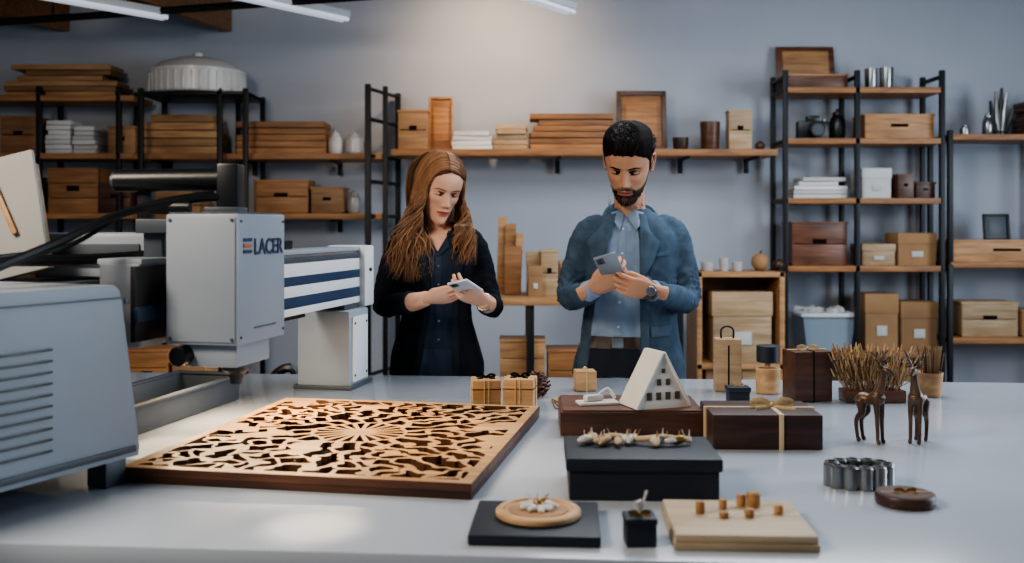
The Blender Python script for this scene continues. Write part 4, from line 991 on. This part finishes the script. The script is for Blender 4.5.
def strand(a,s,layer):
    y0=-.074+.157*a; off=.007+.010*layer
    y1=-.058+.138*a**.9; pts=[]
    for k in range(7):
        ph=math.radians(1+91*k/6); yy=y0+(y1-y0)*(k/6)**1.3
        zs=math.sqrt(max(.10,1-((yy-.005)/.106)**2)); xs=math.sqrt(max(.26,1-((yy-.008)/.108)**2))
        pts.append(HW@V((s*(.071*xs+off)*math.sin(ph)-.012*math.cos(ph),yy,(.115*zs+off)*math.cos(ph))))
    p=pts[-1].copy(); wv=rnd.uniform(0,3) if rnd.random()<.35 else .9*layer
    if s<0: 
        e=rnd.random(); end=V((-.292-.155*e+.03*a,cy-.125+(.13 if a>.6 else 0)+rnd.uniform(-.012,.012),1.195+.11*rnd.random()**1.5+.05*abs(e-.55)))
        mid=V((-.365-.040*e+.02*a, min(p.y+.01,cy-.02),1.42))
    else:
        end=V((cx+.100+rnd.uniform(-.03,.035),cy-.105+.15*a+rnd.uniform(-.01,.01),1.260+.11*rnd.random()))
        mid=V((-.160+.022*rnd.random()-.02*a,min(p.y+.015,cy+.0),1.43))
    q0=p; n=16; q1=V((p.x,p.y,p.z-.06)); 
    for k in range(1,n+1):
        t=k/n; c=(1-t)**3*q0+3*(1-t)**2*t*q1+3*(1-t)*t*t*mid+t**3*end
        if c.z<1.40 and a<=.75: c.y=min(c.y,cy-.102-.02*(1.40-c.z)/.15)
        c.x+=.018*math.sin(t*14+wv*2)*min(1,t*1.4); c.y+=.010*math.cos(t*13+wv*2)*t; pts.append(c)
    r=rnd.uniform(.0015,.0030)
    q.tube(pts,[r*.7]+[r]*(len(pts)-5)+[r*.9,r*.7,r*.4,r*.08],M_hairW,segs=5,tint=rnd.uniform(.5,1.6)*(.75+.4*layer))
for i in range(1000): strand(rnd.random(),-1 if i%5<3 else 1,rnd.random())
for i in range(160):
    s=rnd.uniform(-1,1); p0=HW@V((s*.05,.06,.105)); p1=HW@V((s*.085,.105+.01*rnd.random(),.03)); p2=HW@V((s*.085,.095,-.06)); e=V((cx+s*.105,cy+.085,1.28+rnd.uniform(-.03,.05)))
    q.tube([p0,p1,p2,(p2+e)/2+V((0,.02,0)),e],[.004,.0055,.0055,.005,.001],M_hairW,n=4,segs=6,tint=rnd.uniform(.5,.9))
q.done('long_hair',loc=(0,0,0),parent=WO)
q=B()
q.tube([(-.37,3.43,1.135),(-.32,3.375,1.146),(-.285,3.345,1.158)],[.034,.030,.025],S_w,segs=18,n=4); q.tube([(-.078,3.44,1.13),(-.088,3.38,1.138),(-.098,3.345,1.150)],[.034,.030,.025],S_w,segs=18,n=4)
q.tube([(-.090,3.372,1.142),(-.094,3.360,1.146)],[.031,.030],M_silver,segs=20)
q.done('forearms',loc=(0,0,0),parent=WO)
m1=hand(-1,[.30,.42,.55,.65],(-.282,3.342,1.160),(.93,-.28,.10),(.05,-.70,-.70),.90,thumb=(.35,.85,.0)); meobj('right_hand',m1,[S_w],WO)
m2=hand(1,[.55,.6,.66,.75],(-.100,3.340,1.152),(-.72,-.55,.35),(.25,-.60,-.75),.90,thumb=(.35,.85,-.1)); meobj('left_hand',m2,[S_w],WO)
phone('smartphone',(-.152,3.270,1.200),(-.35,-.86,.30),(1,-.35,.25),M_phw,L=.14,W=.07)
# ---------------------------------------------------------------- lights
def area(name,loc,tgt,size,e,col,sy=None):
    l=bpy.data.lights.new(name,'AREA'); l.energy=e; l.color=col; l.size=size
    if sy: l.shape='RECTANGLE'; l.size_y=sy
    o=bpy.data.objects.new(name,l); bpy.context.collection.objects.link(o); o.location=loc
    o.rotation_euler=(V(tgt)-V(loc)).to_track_quat('-Z','Y').to_euler(); return o
def spot(name,loc,tgt,e,col,ang,blend=.6,r=.05):
    l=bpy.data.lights.new(name,'SPOT'); l.energy=e; l.color=col; l.spot_size=math.radians(ang); l.spot_blend=blend; l.shadow_soft_size=r
    o=bpy.data.objects.new(name,l); bpy.context.collection.objects.link(o); o.location=loc
    o.rotation_euler=(V(tgt)-V(loc)).to_track_quat('-Z','Y').to_euler(); return o
area('ceiling_panel_light',(1.1,3.7,2.95),(1.1,3.8,0),2.2,84,(.88,.94,1),1.8)
area('window_light',(4.2,3.0,1.9),(.6,3.4,1.2),2.0,110,(.78,.89,1),1.6)
area('warm_key_light',(-1.7,.9,2.6),(.1,3.2,1.15),.7,62,(1,.86,.70),.7)
spot('wall_wash_lamp',(-.10,5.7,2.93),(-.10,6.5,2.3),62,(1,.68,.40),120,1,.12)
spot('warm_pool_spot',(-.55,2.75,2.5),(-.38,2.28,.9),200,(1,.78,.52),32,.9,.06)  # added spot with no known fixture, gives the carved panel its warm glow
spot('warm_pool_spot',(-1.0,3.1,2.2),(-.765,2.25,.9),260,(1,.68,.38),10,.5,.03)  # added narrow spot, its pool stands in for a warm reflection on the tabletop
spot('warm_pool_spot',(-.45,2.3,2.4),(-.33,1.66,.9),230,(1,.76,.52),7,.9,.03)  # added tight spot, pool imitates the warm highlight near the table's front edge
p=Mr@V((.56,-.03,1.140))
area('added_rail_glow',p,p+V((.12,0,-1)),.50,6,(1,.74,.46),.03).rotation_euler=(V((.12,-.025,-1))).to_track_quat('-Z','X').to_euler()  # added light hidden under the rail to warm panel and table, no real strip
w=bpy.data.worlds.new('world'); bpy.context.scene.world=w; w.use_nodes=True
w.node_tree.nodes['Background'].inputs[0].default_value=(.44,.56,.72,1); w.node_tree.nodes['Background'].inputs[1].default_value=.30
# ---------------------------------------------------------------- camera
cd=bpy.data.cameras.new('camera'); cam=bpy.data.objects.new('camera',cd); bpy.context.collection.objects.link(cam)
cam.location=(0,0,CAMH); cam.rotation_euler=(PI/2,0,0); cd.sensor_width=36; cd.lens=1000/1024*36; cd.shift_y=-55.5/1024
cd.clip_start=.05; cd.dof.use_dof=True; cd.dof.focus_distance=2.8; cd.dof.aperture_fstop=3.0
bpy.context.scene.camera=cam
try: bpy.context.scene.view_settings.look='AgX - Medium High Contrast'
except Exception as e: print('look',e)
